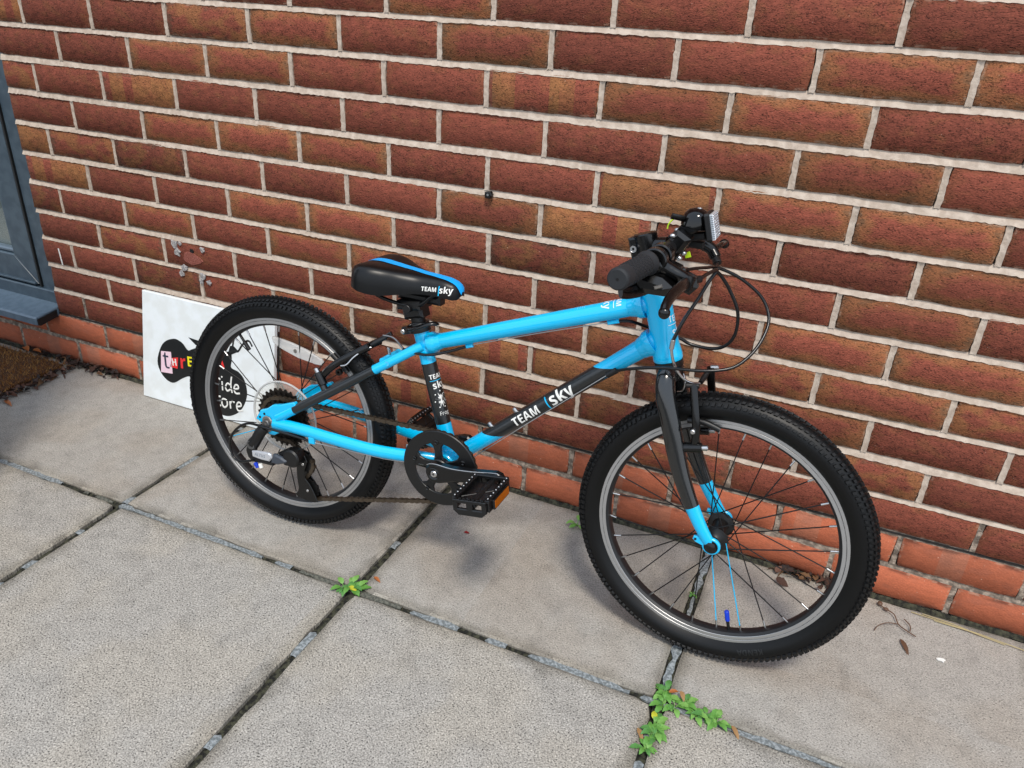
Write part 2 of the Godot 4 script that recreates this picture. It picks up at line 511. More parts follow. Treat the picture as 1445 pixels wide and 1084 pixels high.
	M.guard = plain(Color(0.045, 0.048, 0.052), 0.38)
	M.pedal = plain(Color(0.036, 0.037, 0.040), 0.40)
	M.leather = plain(Color(0.018, 0.019, 0.022), 0.36, 0.0, 0.42)
	M.rubber = plain(Color(0.022, 0.024, 0.027), 0.44, 0.0, 0.38)
	M.rubber_raised = plain(Color(0.06, 0.064, 0.07), 0.38)
	M.tread = plain(Color(0.030, 0.033, 0.038), 0.55, 0.0, 0.42)
	M.rim = plain(Color(0.085, 0.090, 0.100), 0.50)
	M.track = plain(Color(0.72, 0.72, 0.72), 0.42, 0.85)
	M.spoke = plain(Color(0.06, 0.06, 0.065), 0.4, 0.3)
	M.steel = plain(Color(0.78, 0.78, 0.78), 0.28, 1.0)
	M.silver = plain(Color(0.84, 0.85, 0.87), 0.30, 0.6)
	M.gunmetal = plain(Color(0.42, 0.42, 0.42), 0.4, 0.8)
	M.hanger = plain(Color(0.60, 0.58, 0.56), 0.42, 0.9)
	M.dark_metal = plain(Color(0.16, 0.15, 0.145), 0.4, 0.7)
	M.cass = plain(Color(0.19, 0.175, 0.16), 0.36, 0.8)
	M.chain = plain(Color(0.36, 0.32, 0.275), 0.36, 0.8)
	M.rail = plain(Color(0.05, 0.05, 0.05), 0.28, 0.4)
	M.grip = plain(Color(0.115, 0.125, 0.138), 0.70)
	M.cable = plain(Color(0.022, 0.023, 0.028), 0.28)
	M.slate = plain(Color(0.22, 0.245, 0.28), 0.35)
	M.grey_print = plain(Color(0.55, 0.58, 0.62), 0.5)
	M.orange = plain(Color(0.62, 0.32, 0.02), 0.22)
	M.lime = plain(Color(0.72, 0.85, 0.10), 0.45)
	M.lens = plain(Color(0.86, 0.88, 0.90), 0.15, 0.35)
	M.lens_dark = plain(Color(0.62, 0.65, 0.68), 0.2, 0.5)
	M.clear = plain(Color(0.94, 0.93, 0.88, 0.18), 0.10)
	M.clear.transparency = BaseMaterial3D.TRANSPARENCY_ALPHA
	M.clear_plastic = plain(Color(0.84, 0.84, 0.83, 0.60), 0.14)
	M.clear_plastic.transparency = BaseMaterial3D.TRANSPARENCY_ALPHA
func leaf_mat(c: Color) -> StandardMaterial3D:
	var m := plain(c, 0.55)
	m.backlight_enabled = true; m.backlight = Color(c.r * 0.5, c.g * 0.5, c.b * 0.3)
	return m
# a strip of tones that many small pieces pick from by their texture coordinate
func random_tones(sd: int, cols: Array) -> StandardMaterial3D:
	rng.seed = sd
	var im := Image.create(32, 4, false, Image.FORMAT_RGB8)
	for x in 32:
		for y in 4:
			var c: Color = cols[rng.randi() % cols.size()]
			im.set_pixel(x, y, c * rng.randf_range(0.8, 1.1))
	var m := StandardMaterial3D.new()
	m.albedo_texture = ImageTexture.create_from_image(im); m.texture_filter = BaseMaterial3D.TEXTURE_FILTER_NEAREST
	m.roughness = 0.85
	return m

# ---------------------------------------------------------------- the wall
const DOOR_L := -2.14
const DOOR_R := -1.236
const ROW_DY := [0.006, 0.006, 0.005, 0.002, -0.001, -0.002, -0.003, -0.004, -0.006, -0.005, -0.008, -0.007, -0.007, -0.009]
const ROW_DX := [0.0, 0.003, -0.009, 0.002, -0.002, 0.003, 0.006, 0.0, 0.004, 0.0, 0.002, 0.0]
# kinds of the bricks one sees, from the left: R plain red, H red heart in a brown rim, O brown bands, B brownish; first number = left joint in half bricks
var KINDS := {0: [-13, "RRRRRRHRRRRRR"], 1: [-12, "ORRBHRHRRHHRR"], 2: [-11, "RRHHRROHHRRR"], 3: [-12, "BRORRRRRHHRR"], 4: [-11, "RRHHHRROHHRR"], 5: [-12, "OBBRRRHORRHRR"], 6: [-11, "ORRHHRBRRHRR"], 7: [-12, "BRHRHHRRRHHR"], 8: [-11, "RBRRRORHBHBR"], 9: [-12, "RRBRHBOOBHRR"], 10: [-11, "RRRBRHBBRBRR"], 11: [-12, "RRRBROBRBRRR"]}

func row_y(k: int) -> float:
	return 1.02 - 0.075 * k + (ROW_DY[k] if k >= 0 and k < 14 else 0.006)
func row_joints(k: int, x0: float, x1: float) -> Array:
	if k == 12: return [-3.60, -3.37, -3.14, -2.91, -2.68, -2.45, -2.22, -1.99, -1.76, -1.53, -1.301, -1.064, -0.835, -0.60, -0.355, -0.1125, 0.1125, 0.3375, 0.5625, 0.785, 1.006, 1.224, 1.45, 1.675, 1.90, 2.125, 2.35, 2.575, 2.80, 3.025, 3.20]
	if k == 13: return [-3.60, -3.49, -3.26, -3.03, -2.80, -2.57, -2.34, -2.11, -1.88, -1.655, -1.425, -1.187, -0.955, -0.72, -0.48, -0.235, 0.0, 0.228, 0.45, 0.675, 0.899, 1.12, 1.35, 1.575, 1.80, 2.025, 2.25, 2.475, 2.70, 2.925, 3.15]
	var r := []
	var off := 0.1125 if posmod(k, 2) == 0 else 0.0
	var i := int(floor((x0 - off) / 0.225)) - 1
	while true:
		var x := i * 0.225 + off
		if x > x1 + 0.3: break
		if x > x0 - 0.3: r.append(x)
		i += 1
	return r

func brick_mesh(w: float, seed_n: int, u0: float, u1: float) -> ArrayMesh:
	rng.seed = seed_n
	var b := mb()
	var nx := maxi(3, int(round(w / 0.03))); var ny := 2
	var hw := w * 0.5; var hh := 0.0331
	var P := []
	for j in ny + 1:
		var row := []
		for i in nx + 1:
			var p := Vector3(lerpf(-hw, hw, float(i) / nx), lerpf(-hh, hh, float(j) / ny), 0.0)
			var uv := Vector2(lerpf(u0, u1, float(i) / nx), 1.0 - float(j) / ny)
			var edge := i == 0 or i == nx or j == 0 or j == ny
			if i == 0 or i == nx: p.x += rng.randf_range(-0.0013, 0.0011) * signf(p.x) - signf(p.x) * 0.0012
			if j == 0 or j == ny: p.y += rng.randf_range(-0.0012, 0.0010) * signf(p.y) - signf(p.y) * 0.0010
			if (i == 0 or i == nx) and (j == 0 or j == ny):
				p.x -= signf(p.x) * rng.randf_range(0.0, 0.0045) * rng.randf(); p.y -= signf(p.y) * rng.randf_range(0.0, 0.004) * rng.randf()
			p.z = (-0.0008 if edge else 0.0) + rng.randf_range(-0.0004, 0.0004)
			row.append([p, uv])
		P.append(row)
	for j in ny:
		for i in nx:
			b.quaduv(P[j][i][0], P[j + 1][i][0], P[j + 1][i + 1][0], P[j][i + 1][0], 1, P[j][i][1], P[j + 1][i][1], P[j + 1][i + 1][1], P[j][i + 1][1])
	# rim: round the arris, then go back into the mortar
	var rim := []
	for i in nx: rim.append([P[0][i], 0])
	for j in ny: rim.append([P[j][nx], 0])
	for i in range(nx, 0, -1): rim.append([P[ny][i], 0])
	for j in range(ny, 0, -1): rim.append([P[j][0], 0])
	for i in rim.size():
		var a: Vector3 = rim[i][0][0]; var c: Vector3 = rim[(i + 1) % rim.size()][0][0]
		var ua: Vector2 = rim[i][0][1]; var uc: Vector2 = rim[(i + 1) % rim.size()][0][1]
		var oa := Vector3(a.x * (1.0 + 0.0014 / hw), a.y * (1.0 + 0.0014 / hh), -0.003)
		var oc := Vector3(c.x * (1.0 + 0.0014 / hw), c.y * (1.0 + 0.0014 / hh), -0.003)
		b.quaduv(a, c, oc, oa, 1, ua, uc, uc, ua)
		b.quaduv(oa, oc, oc - Vector3(0, 0, 0.022), oa - Vector3(0, 0, 0.022), 2, ua, uc, uc, ua)
	return b.mesh()

func build_wall() -> void:
	var wall := thing("brick_wall", "brown and orange red brick wall with pale mortar behind the bicycle", "wall")
	# the solid behind the facing bricks, with the door opening left free
	var core := mb()
	core.box(at(Vector3((DOOR_R + 3.2) * 0.5, 1.19, -0.143)), Vector3(3.2 - DOOR_R, 2.42, 0.25))
	core.box(at(Vector3((DOOR_L - 3.6) * 0.5, 1.19, -0.143)), Vector3(DOOR_L + 3.6, 2.42, 0.25))
	core.box(at(Vector3((DOOR_L + DOOR_R) * 0.5, 0.067, -0.143)), Vector3(DOOR_R - DOOR_L, 0.174, 0.25))
	core.box(at(Vector3((DOOR_L + DOOR_R) * 0.5, 2.29, -0.143)), Vector3(DOOR_R - DOOR_L, 0.22, 0.25))
	obj("wall_core", core, M.mortar, wall)
	# bricks
	var pits := [brick_pits(11), brick_pits(12), brick_pits(13)]
	var nrm := []
	for q in 3: nrm.append(normal_of(BW, BH, inverted_height(pits[q], 17 + q, 0.24, 0.32), 2.8))
	var flat := PackedByteArray(); flat.resize(BW * BH)
	var nflat := normal_of(BW, BH, inverted_height(flat, 9, 0.45), 2.4)
	var mats := {"R": [], "H": [], "O": [], "B": [], "P": []}
	var counts := {"R": 5, "H": 4, "O": 3, "B": 2, "P": 4}
	var sd := 100
	for kind in mats:
		for i in counts[kind]:
			sd += 1
			mats[kind].append(brick_material(kind, sd, nflat if kind == "P" else nrm[sd % 3], pits[sd % 3]))
	var meshes := {}
	var far := mb()
	var clean := mb()
	var grimy := mb()
	var tone := FastNoiseLite.new(); tone.seed = 4; tone.frequency = 90.0
	for k in range(-15, 14):
		var y := row_y(k)
		var js := row_joints(k, -3.5, 3.1)
		var dx: float = ROW_DX[k] if k >= 0 and k < 12 else 0.0
		rng.seed = 500 + k
		var in_door := y > 0.15
		for i in js.size() - 1:
			var a: float = js[i] + dx; var c: float = js[i + 1] + dx
			var pieces := [[a, c]]
			if in_door and y < 2.15:
				if c > DOOR_L and a < DOOR_L: pieces = [[a, DOOR_L + 0.005]]
				elif a >= DOOR_L and c <= DOOR_R: pieces = []
				elif a < DOOR_R and c > DOOR_R:
					pieces = [[DOOR_R - 0.005, c]] if c - DOOR_R > 0.05 else []
			for pc in pieces:
				var w: float = pc[1] - pc[0] - 0.0092
				var cx: float = (pc[0] + pc[1]) * 0.5
				if cx < -1.98 or cx > 1.68 or k < -4 or (cx < -1.3 and k < 12):
					far.box(at(Vector3(cx, y, -0.012)), Vector3(w, 0.0645, 0.023), 0.0015)
					continue
				var kind := "R"
				if k >= 12: kind = "P"
				elif KINDS.has(k):
					var e: Array = KINDS[k]
					var n := int(round((c - dx - 0.225) / 0.1125) - e[0]) / 2
					if n >= 0 and n < (e[1] as String).length(): kind = (e[1] as String)[n]
				else: kind = ["R", "R", "R", "H", "B"][rng.randi() % 5]
				var key := "%d_%d" % [int(round(w * 1000 / 4.0)), rng.randi() % 4]
				if not meshes.has(key):
					var u0 := 0.0; var u1 := 1.0
					if w < 0.17:
						u0 = 0.2; u1 = 0.2 + w / 0.215
					var sv := rng.state
					meshes[key] = brick_mesh(round(w * 1000 / 4.0) * 0.004, hash(key), u0, u1)
					rng.state = sv
				var turned := PI if rng.randf() < 0.5 else 0.0
				var x := Transform3D(Basis(Vector3(0, 0, 1), turned + rng.randf_range(-0.004, 0.004)) * Basis(Vector3.UP, rng.randf_range(-0.004, 0.004)), Vector3(cx, y + rng.randf_range(-0.0012, 0.0012), rng.randf_range(-0.0012, 0.001)))
				put("brick", meshes[key], mats[kind][rng.randi() % mats[kind].size()], wall, x)
		# bed joint under this course: weather struck, deep at its top and flush at its bottom, with ragged edges
		var ylo := row_y(k + 1) + 0.0325 if k < 13 else 0.0
		var yhi := y - 0.0325
		var x := -3.4
		var rag := func(px: float, sdv: float) -> float: return 0.0017 * tone.get_noise_2d(px, sdv) + 0.0013 * tone.get_noise_2d(px * 3.1, sdv + 7.0) + 0.0012 * tone.get_noise_2d(px * 0.15, sdv + 70.0)
		var dirty := k >= 11
		var mortar := grimy if k >= 11 else clean
		var prev := []
		while x < 3.1 and k < 13:
			var skip: bool = in_door and y < 2.1 and x > DOOR_L - 0.003 and x < DOOR_R
			var lip := 0.0007 if not dirty else -0.0016
			var t := Vector3(x, yhi + 0.0002 + rag.call(x, 10.0 + k), -0.0046 - 0.0016 * tone.get_noise_2d(x * 0.2, k))
			var m := Vector3(x, lerpf(ylo, yhi, 0.45), -0.0018 + 0.0010 * tone.get_noise_2d(x * 0.4, k + 90.0))
			var lipz := lip + 0.0014 * tone.get_noise_2d(x * 0.12, k + 30.0)
			var bt := Vector3(x, ylo - 0.0010 + rag.call(x, 50.0 + k), lipz)
			var und := Vector3(x, bt.y - 0.0003, -0.004)
			if not skip and prev.size() > 0:
				mortar.quad(prev[0], prev[1], m, t, -1 if false else 5 + k)
				mortar.quad(prev[1], prev[2], bt, m, 5 + k)
				mortar.quad(prev[2], prev[3], und, bt, 900)
				mortar.quad(prev[0], t, Vector3(t.x, t.y, -0.012), Vector3(prev[0].x, prev[0].y, -0.012), 901)
			prev = [t, m, bt, und] if not skip else []
			x += 0.006 if x > -1.4 and x < 1.8 else 0.03
		# upright joints of this course
		for j in js:
			var jx: float = j + dx
			if in_door and y < 2.1 and jx > DOOR_L - 0.02 and jx < DOOR_R + 0.02: continue
			var prv := []
			for s in 11:
				var yy := lerpf(y - 0.034, y + 0.034, s / 10.0)
				var l := Vector3(jx - 0.0049 + rag.call(yy + jx * 3.0, 3.0), yy, -0.0006 if not dirty else -0.002)
				var r := Vector3(jx + 0.0049 + rag.call(yy + jx * 3.0, 33.0), yy, -0.0006 if not dirty else -0.002)
				var lb := Vector3(l.x - 0.0003, yy, -0.005); var rb := Vector3(r.x + 0.0003, yy, -0.005)
				var mid := Vector3(jx, yy, -0.0022)
				if prv.size() > 0:
					mortar.quad(prv[0], l, mid, prv[2], 2000 + k)
					mortar.quad(prv[2], mid, r, prv[1], 2000 + k)
					mortar.quad(prv[3], lb, l, prv[0], 902); mortar.quad(prv[1], r, rb, prv[4], 902)
				prv = [l, r, mid, lb, rb]
	for mo in [clean, grimy]:
		for i in range(0, mo.V.size(), 3):   # everything faces out of the wall
			var nz: float = (mo.V[i + 1] - mo.V[i]).cross(mo.V[i + 2] - mo.V[i]).z
			if nz > 0.0:
				var t: Vector3 = mo.V[i + 1]; mo.V[i + 1] = mo.V[i + 2]; mo.V[i + 2] = t
	obj("mortar", clean, M.mortar, wall)
	obj("mortar", grimy, M.mortar_grimy, wall)
	tag(obj("distant_bricks", far, M.far_brick, wall), "", "", "", "stuff")
	# dark damp course line above the two orange courses
	var dpc := mb()
	dpc.box(at(Vector3((3.2 + DOOR_R) * 0.5, row_y(11) - 0.0365, -0.004)), Vector3(3.2 - DOOR_R - 0.002, 0.0028, 0.008))
	obj("damp_course", dpc, M.dpc, wall)
	# old fixing holes with grey filler, and small marks
	rng.seed = 31
	var fill := mb()
	for q in [[-0.745, 0.437, 0.018], [-0.738, 0.418, 0.017], [-0.727, 0.440, 0.009], [-0.655, 0.437, 0.012], [-0.722, 0.377, 0.016], [-0.735, 0.362, 0.013], [-0.665, 0.364, 0.016], [-0.648, 0.352, 0.011], [-0.672, 0.35, 0.010]]:
		var poly := []
		for a in 11:
			var r: float = q[2] * rng.randf_range(0.35, 0.8)
			poly.append(Vector2(cos(TAU * a / 11), sin(TAU * a / 11)) * r)
		fill.prism(poly, 0.005, at(Vector3(q[0], q[1], 0.0012)), 0.0012)
	obj("filler", fill, M.filler, wall)
	var chip := mb()
	var cp := []
	for a in 13: cp.append(Vector2(cos(TAU * a / 13) * 0.034, sin(TAU * a / 13) * 0.02) * rng.randf_range(0.7, 1.1))
	chip.prism(cp, 0.003, at(Vector3(-0.695, 0.405, 0.0002)), 0.001)
	obj("broken_face", chip, M.chip, wall)
	var hole := mb()
	hole.prism(V2([-0.006, -0.003, 0.004, -0.005, 0.007, 0.001, 0.002, 0.005, -0.005, 0.004]), 0.002, at(Vector3(-0.690, 0.427, 0.0014)))
	obj("fixing_hole", hole, M.hole, wall)
	var pl := mb()
	pl.box(rz(Vector3(-1.174, 0.33, 0.0013), 0.06), Vector3(0.004, 0.046, 0.0022), 0.0008)
	obj("paint_drip", pl, M.white, wall)
	# a small black cable clip standing out of a joint
	var clip := thing("cable_clip", "small black plastic clip nailed into a mortar joint above the saddle", "clip", at(Vector3(0.119, 0.679, 0.0)))
	obj("clip_body", mb().prism(V2([-0.007, -0.006, 0.004, -0.007, 0.009, 0.0, 0.005, 0.007, -0.007, 0.005]), 0.012, at(Vector3(0, 0, 0.007)), 0.0015), M.blk, clip)
	obj("nail_head", mb().cyl(Vector3(0.001, 0.001, 0.012), Vector3(0.001, 0.001, 0.0146), 0.0024, 10), M.steel, clip)

# ---------------------------------------------------------------- door, mat, sign
func build_door() -> void:
	var d := thing("glazed_door", "blue grey framed glass door with a sloping sill left of the sign", "door", at(Vector3(DOOR_R, 0.155, -0.04)))
	var W := DOOR_R - DOOR_L
	var fr := mb()
	fr.box(at(Vector3(-0.043, 1.0, -0.02)), Vector3(0.082, 2.0, 0.06), 0.003)
	fr.box(at(Vector3(-W + 0.043, 1.0, -0.02)), Vector3(0.082, 2.0, 0.06), 0.003)
	fr.box(at(Vector3(-W * 0.5, 1.96, -0.021)), Vector3(W - 0.17, 0.08, 0.058), 0.003)
	obj("door_frame", fr, M.upvc, d)
	obj("threshold", mb().box(at(Vector3(-W * 0.5, 0.026, -0.014)), Vector3(W - 0.002, 0.05, 0.074), 0.003), M.upvc, d)
	var lx0 := -W + 0.09; var lx1 := -0.09
	var leaf := mb()
	leaf.prism(V2([lx0, 0.058, lx0 + 0.083, 0.136, lx0 + 0.083, 1.83, lx0, 1.912]), 0.06, at(Vector3(0, 0, -0.015)), 0.003)
	leaf.prism(V2([lx1, 0.058, lx1, 1.912, lx1 - 0.083, 1.83, lx1 - 0.083, 0.136]), 0.06, at(Vector3(0, 0, -0.015)), 0.003)
	leaf.prism(V2([lx0 + 0.001, 0.058, lx1 - 0.001, 0.058, lx1 - 0.083, 0.1355, lx0 + 0.083, 0.1355]), 0.06, at(Vector3(0, 0, -0.015)), 0.003)
	leaf.prism(V2([lx0 + 0.001, 1.912, lx0 + 0.083, 1.8305, lx1 - 0.083, 1.8305, lx1 - 0.001, 1.912]), 0.06, at(Vector3(0, 0, -0.015)), 0.003)
	leaf.box(at(Vector3((lx0 + lx1) * 0.5, 0.0605, 0.0155)), Vector3(lx1 - lx0 - 0.02, 0.006, 0.012), 0.001)
	obj("door_leaf", leaf, M.upvc, d)
	var gs := mb()
	for s in [-1, 1]: gs.box(at(Vector3(((lx0 + lx1) * 0.5) + s * ((lx1 - lx0) * 0.5 + 0.0035), 0.98, -0.010)), Vector3(0.006, 1.86, 0.05))
	obj("door_seal", gs, M.gasket, d)
	var bead := mb()
	bead.box(at(Vector3((lx0 + lx1) * 0.5, 0.1425, -0.004)), Vector3(lx1 - lx0 - 0.172, 0.013, 0.024), 0.004)
	for s in [-1, 1]: bead.box(at(Vector3((lx0 + lx1) * 0.5 + s * ((lx1 - lx0) * 0.5 - 0.0895), 0.98, -0.004)), Vector3(0.013, 1.66, 0.023), 0.004)
	obj("glazing_bead", bead, M.upvc_light, d)
	obj("pane", mb().box(at(Vector3((lx0 + lx1) * 0.5, 0.98, -0.018)), Vector3(lx1 - lx0 - 0.16, 1.72, 0.006)), M.glass, d)
	var sill := mb()
	sill.prism(V2([0.0, 0.0, 0.10, -0.012, 0.107, -0.009, 0.108, 0.010, 0.103, 0.014, 0.0, 0.028]), W - 0.006, Transform3D(Basis(Vector3(0, 0, 1), Vector3(0, 1, 0), Vector3(-1, 0, 0)), Vector3(-W * 0.5, -0.010, 0.003)), 0.002)
	obj("door_sill", sill, M.upvc_sill, d)
	obj("sill_end_cap", mb().prism(V2([0.043, -0.002, 0.10, -0.0115, 0.105, -0.008, 0.105, 0.009, 0.043, 0.018]), 0.003, Transform3D(Basis(Vector3(0, 0, 1), Vector3(0, 1, 0), Vector3(-1, 0, 0)), Vector3(0.0005, -0.010, 0.003))), M.gasket, d)
	# the dim room behind the glass
	var room := mb()
	var zb := -1.3
	for q in [[Vector3(-W * 0.5, 1.0, zb), Vector3(2.2, 2.2, 0.05)], [Vector3(-W * 0.5, -0.03, zb * 0.5 - 0.15), Vector3(2.2, 0.05, 1.2)], [Vector3(-W * 0.5, 2.1, zb * 0.5 - 0.15), Vector3(2.2, 0.05, 1.2)], [Vector3(-W * 0.5 - 1.1, 1.0, zb * 0.5 - 0.1), Vector3(0.05, 2.2, 1.1)], [Vector3(-W * 0.5 + 1.1, 1.0, zb * 0.5 - 0.1), Vector3(0.05, 2.2, 1.1)]]:
		room.box(at(q[0]), q[1])
	tag(obj("room", room, M.room, self, at(Vector3(DOOR_R, 0.155, -0.1))), "dim grey room seen through the glass of the door", "room", "", "structure")

func build_mat() -> void:
	var t := thing("doormat", "brown coconut fibre doormat lying in front of the glass door", "doormat", at(Vector3(-1.62, 0.0, 0.27)))
	obj("mat_base", mb().box(at(Vector3(0, 0.006, 0)), Vector3(0.83, 0.012, 0.455), 0.003), M.mat_base, t)
	rng.seed = 8
	var f := mb()
	for i in 26000:
		var p := Vector3(rng.randf_range(-0.418, 0.425), 0.010, rng.randf_range(-0.231, 0.231))
		if p.x < 0.1 and rng.randf() < 0.6: continue
		var h := rng.randf_range(0.006, 0.013)
		var lean := Vector3(rng.randf_range(-0.009, 0.009), h, rng.randf_range(-0.009, 0.009))
		if p.x > 0.40 : lean.x += 0.004
		var w := Vector3(rng.randf_range(-1, 1), 0, rng.randf_range(-1, 1)).normalized() * 0.0011
		var u := Vector2(rng.randf(), rng.randf())
		f.tri(p - w, p + w, p + lean, -1, u, u, u)
	tag(obj("mat_pile", f, M.coir, t), "", "", "", "stuff")

func build_sign() -> void:
	var up := Vector3(0, 0.98880, -0.14925); var nn := Vector3(0, 0.14925, 0.98880)
	var s := thing("sign_board", "white board with a black blob design and coloured letters, leaning behind the rear wheel", "sign", Transform3D(Basis(Vector3(1, 0, 0), up, nn), Vector3(0, 0.001, 0.062)))
	obj("board", mb().prism(V2([-0.880, 0.0, -0.440, 0.001, -0.438, 0.299, -0.868, 0.2985]), 0.012, at(Vector3(0, 0, -0.0062)), 0.0015), M.board, s)
	var z := 0.0003
	var bl := func(p: Array) -> MB:
		var q := []
		var v := V2(p)
		for i in v.size():
			for k in 5:
				q.append((v[i] as Vector2).cubic_interpolate(v[(i + 1) % v.size()], v[(i - 1 + v.size()) % v.size()], v[(i + 2) % v.size()], k / 5.0))
		return mb().prism(q, 0.0006, at(Vector3(0, 0, z)))
	obj("black_shape", bl.call([-0.764, 0.187, -0.735, 0.182, -0.716, 0.166, -0.700, 0.172, -0.66, 0.19, -0.621, 0.189, -0.600, 0.186, -0.585, 0.190, -0.573, 0.190, -0.571, 0.170, -0.573, 0.150, -0.549, 0.143, -0.530, 0.124, -0.5225, 0.088, -0.535, 0.052, -0.560, 0.025, -0.598, 0.012, -0.640, 0.03, -0.668, 0.075, -0.690, 0.093, -0.714, 0.094, -0.737, 0.083, -0.772, 0.0625, -0.806, 0.076, -0.8225, 0.113, -0.802, 0.165]), M.ink, s)
	var sp := mb()
	sp.prism(V2([-0.7125, 0.2015, -0.690, 0.187, -0.668, 0.178, -0.672, 0.199, -0.690, 0.200]), 0.0006, at(Vector3(0, 0, z)))
	obj("black_spike", sp, M.ink, s)
	var an := strokes([V2([-0.578, 0.188, -0.563, 0.196, -0.5505, 0.1985, -0.540, 0.214, -0.5289, 0.2272, -0.520, 0.2325, -0.513, 0.231, -0.506, 0.2205]), V2([-0.570, 0.192, -0.568, 0.205, -0.5645, 0.224, -0.558, 0.240])], 0.0026, at(Vector3(0, 0, z)))
	an.prism(V2([-0.583, 0.185, -0.576, 0.207, -0.566, 0.210, -0.552, 0.201, -0.556, 0.194, -0.572, 0.185]), 0.0006, at(Vector3(0, 0, z)))
	obj("black_feeler", an, M.ink, s)
	z = 0.0007
	obj("pink_tile", mb().prism(V2([-0.8085, 0.1440, -0.7736, 0.1486, -0.7705, 0.0885, -0.8108, 0.0845]), 0.0005, at(Vector3(0, 0, z))), M.pink, s)
	obj("red_tile", mb().prism(V2([-0.7715, 0.1325, -0.7495, 0.1385, -0.7525, 0.1065, -0.7785, 0.1065]), 0.0005, at(Vector3(0, 0, z))), M.redp, s)
	obj("letter_t", place(letters("t", 0.047, false), Transform3D(Basis(Vector3(0, 0, 1), 0.08).scaled(Vector3(1.05, 1, 1)), Vector3(-0.8035, 0.121, 0.0012))), M.ink2, s)
	obj("letter_h", place(letters("H", 0.019), rz(Vector3(-0.7725, 0.1205, 0.0012), 0.16)), M.white, s)
	var fr := SystemFont.new(); fr.font_names = PackedStringArray(["Droid Serif"]); fr.font_weight = 700
	obj("letter_r", place(letters("r", 0.037), rz(Vector3(-0.7455, 0.1285, 0.0010), 0.06)), M.redp, s)
	obj("letter_e", place(letters("E", 0.027), rz(Vector3(-0.7205, 0.1345, 0.0010), 0.08)), M.yellowp, s)
	obj("letter_a", place(letters("A", 0.030), rz(Vector3(-0.6215, 0.157, 0.0010), 0.08)), M.redp, s)
	var wr := Transform3D(Basis(Vector3(0, 0, 1), 0.035), Vector3(0, 0, 0.0011))
	wr = wr * Transform3D(Basis.from_scale(Vector3(1.10, 1.15, 1)), Vector3.ZERO)
	wr.origin = Vector3(-0.625, 0.080, 0.0011)
	obj("word_ride", strokes([V2([0.002, 0.030, 0.006, 0.001]), V2([0.004, 0.018, 0.010, 0.027, 0.016, 0.025]), V2([0.021, 0.022, 0.022, 0.001]), V2([0.0205, 0.031, 0.0215, 0.034]), V2([0.045, 0.018, 0.037, 0.020, 0.031, 0.010, 0.036, 0.002, 0.046, 0.008]), V2([0.050, 0.038, 0.047, 0.018, 0.050, 0.000]), V2([0.056, 0.010, 0.069, 0.014, 0.067, 0.021, 0.060, 0.020, 0.056, 0.010, 0.061, 0.001, 0.073, 0.003])], 0.0022, wr), M.white, s)
	wr.origin = Vector3(-0.640, 0.034, 0.0011)
	obj("word_store", strokes([V2([0.010, 0.022, 0.003, 0.020, 0.004, 0.014, 0.009, 0.009, 0.007, 0.002, 0.000, 0.003]), V2([0.021, 0.033, 0.020, 0.006, 0.025, 0.001, 0.030, 0.003]), V2([0.014, 0.022, 0.030, 0.024]), V2([0.044, 0.020, 0.036, 0.019, 0.033, 0.008, 0.040, 0.000, 0.049, 0.007, 0.048, 0.017, 0.043, 0.020]), V2([0.057, 0.020, 0.059, 0.001]), V2([0.058, 0.012, 0.064, 0.020, 0.071, 0.017]), V2([0.077, 0.009, 0.090, 0.013, 0.088, 0.020, 0.081, 0.019, 0.077, 0.009, 0.082, 0.000, 0.095, 0.003])], 0.0022, wr), M.white, s)

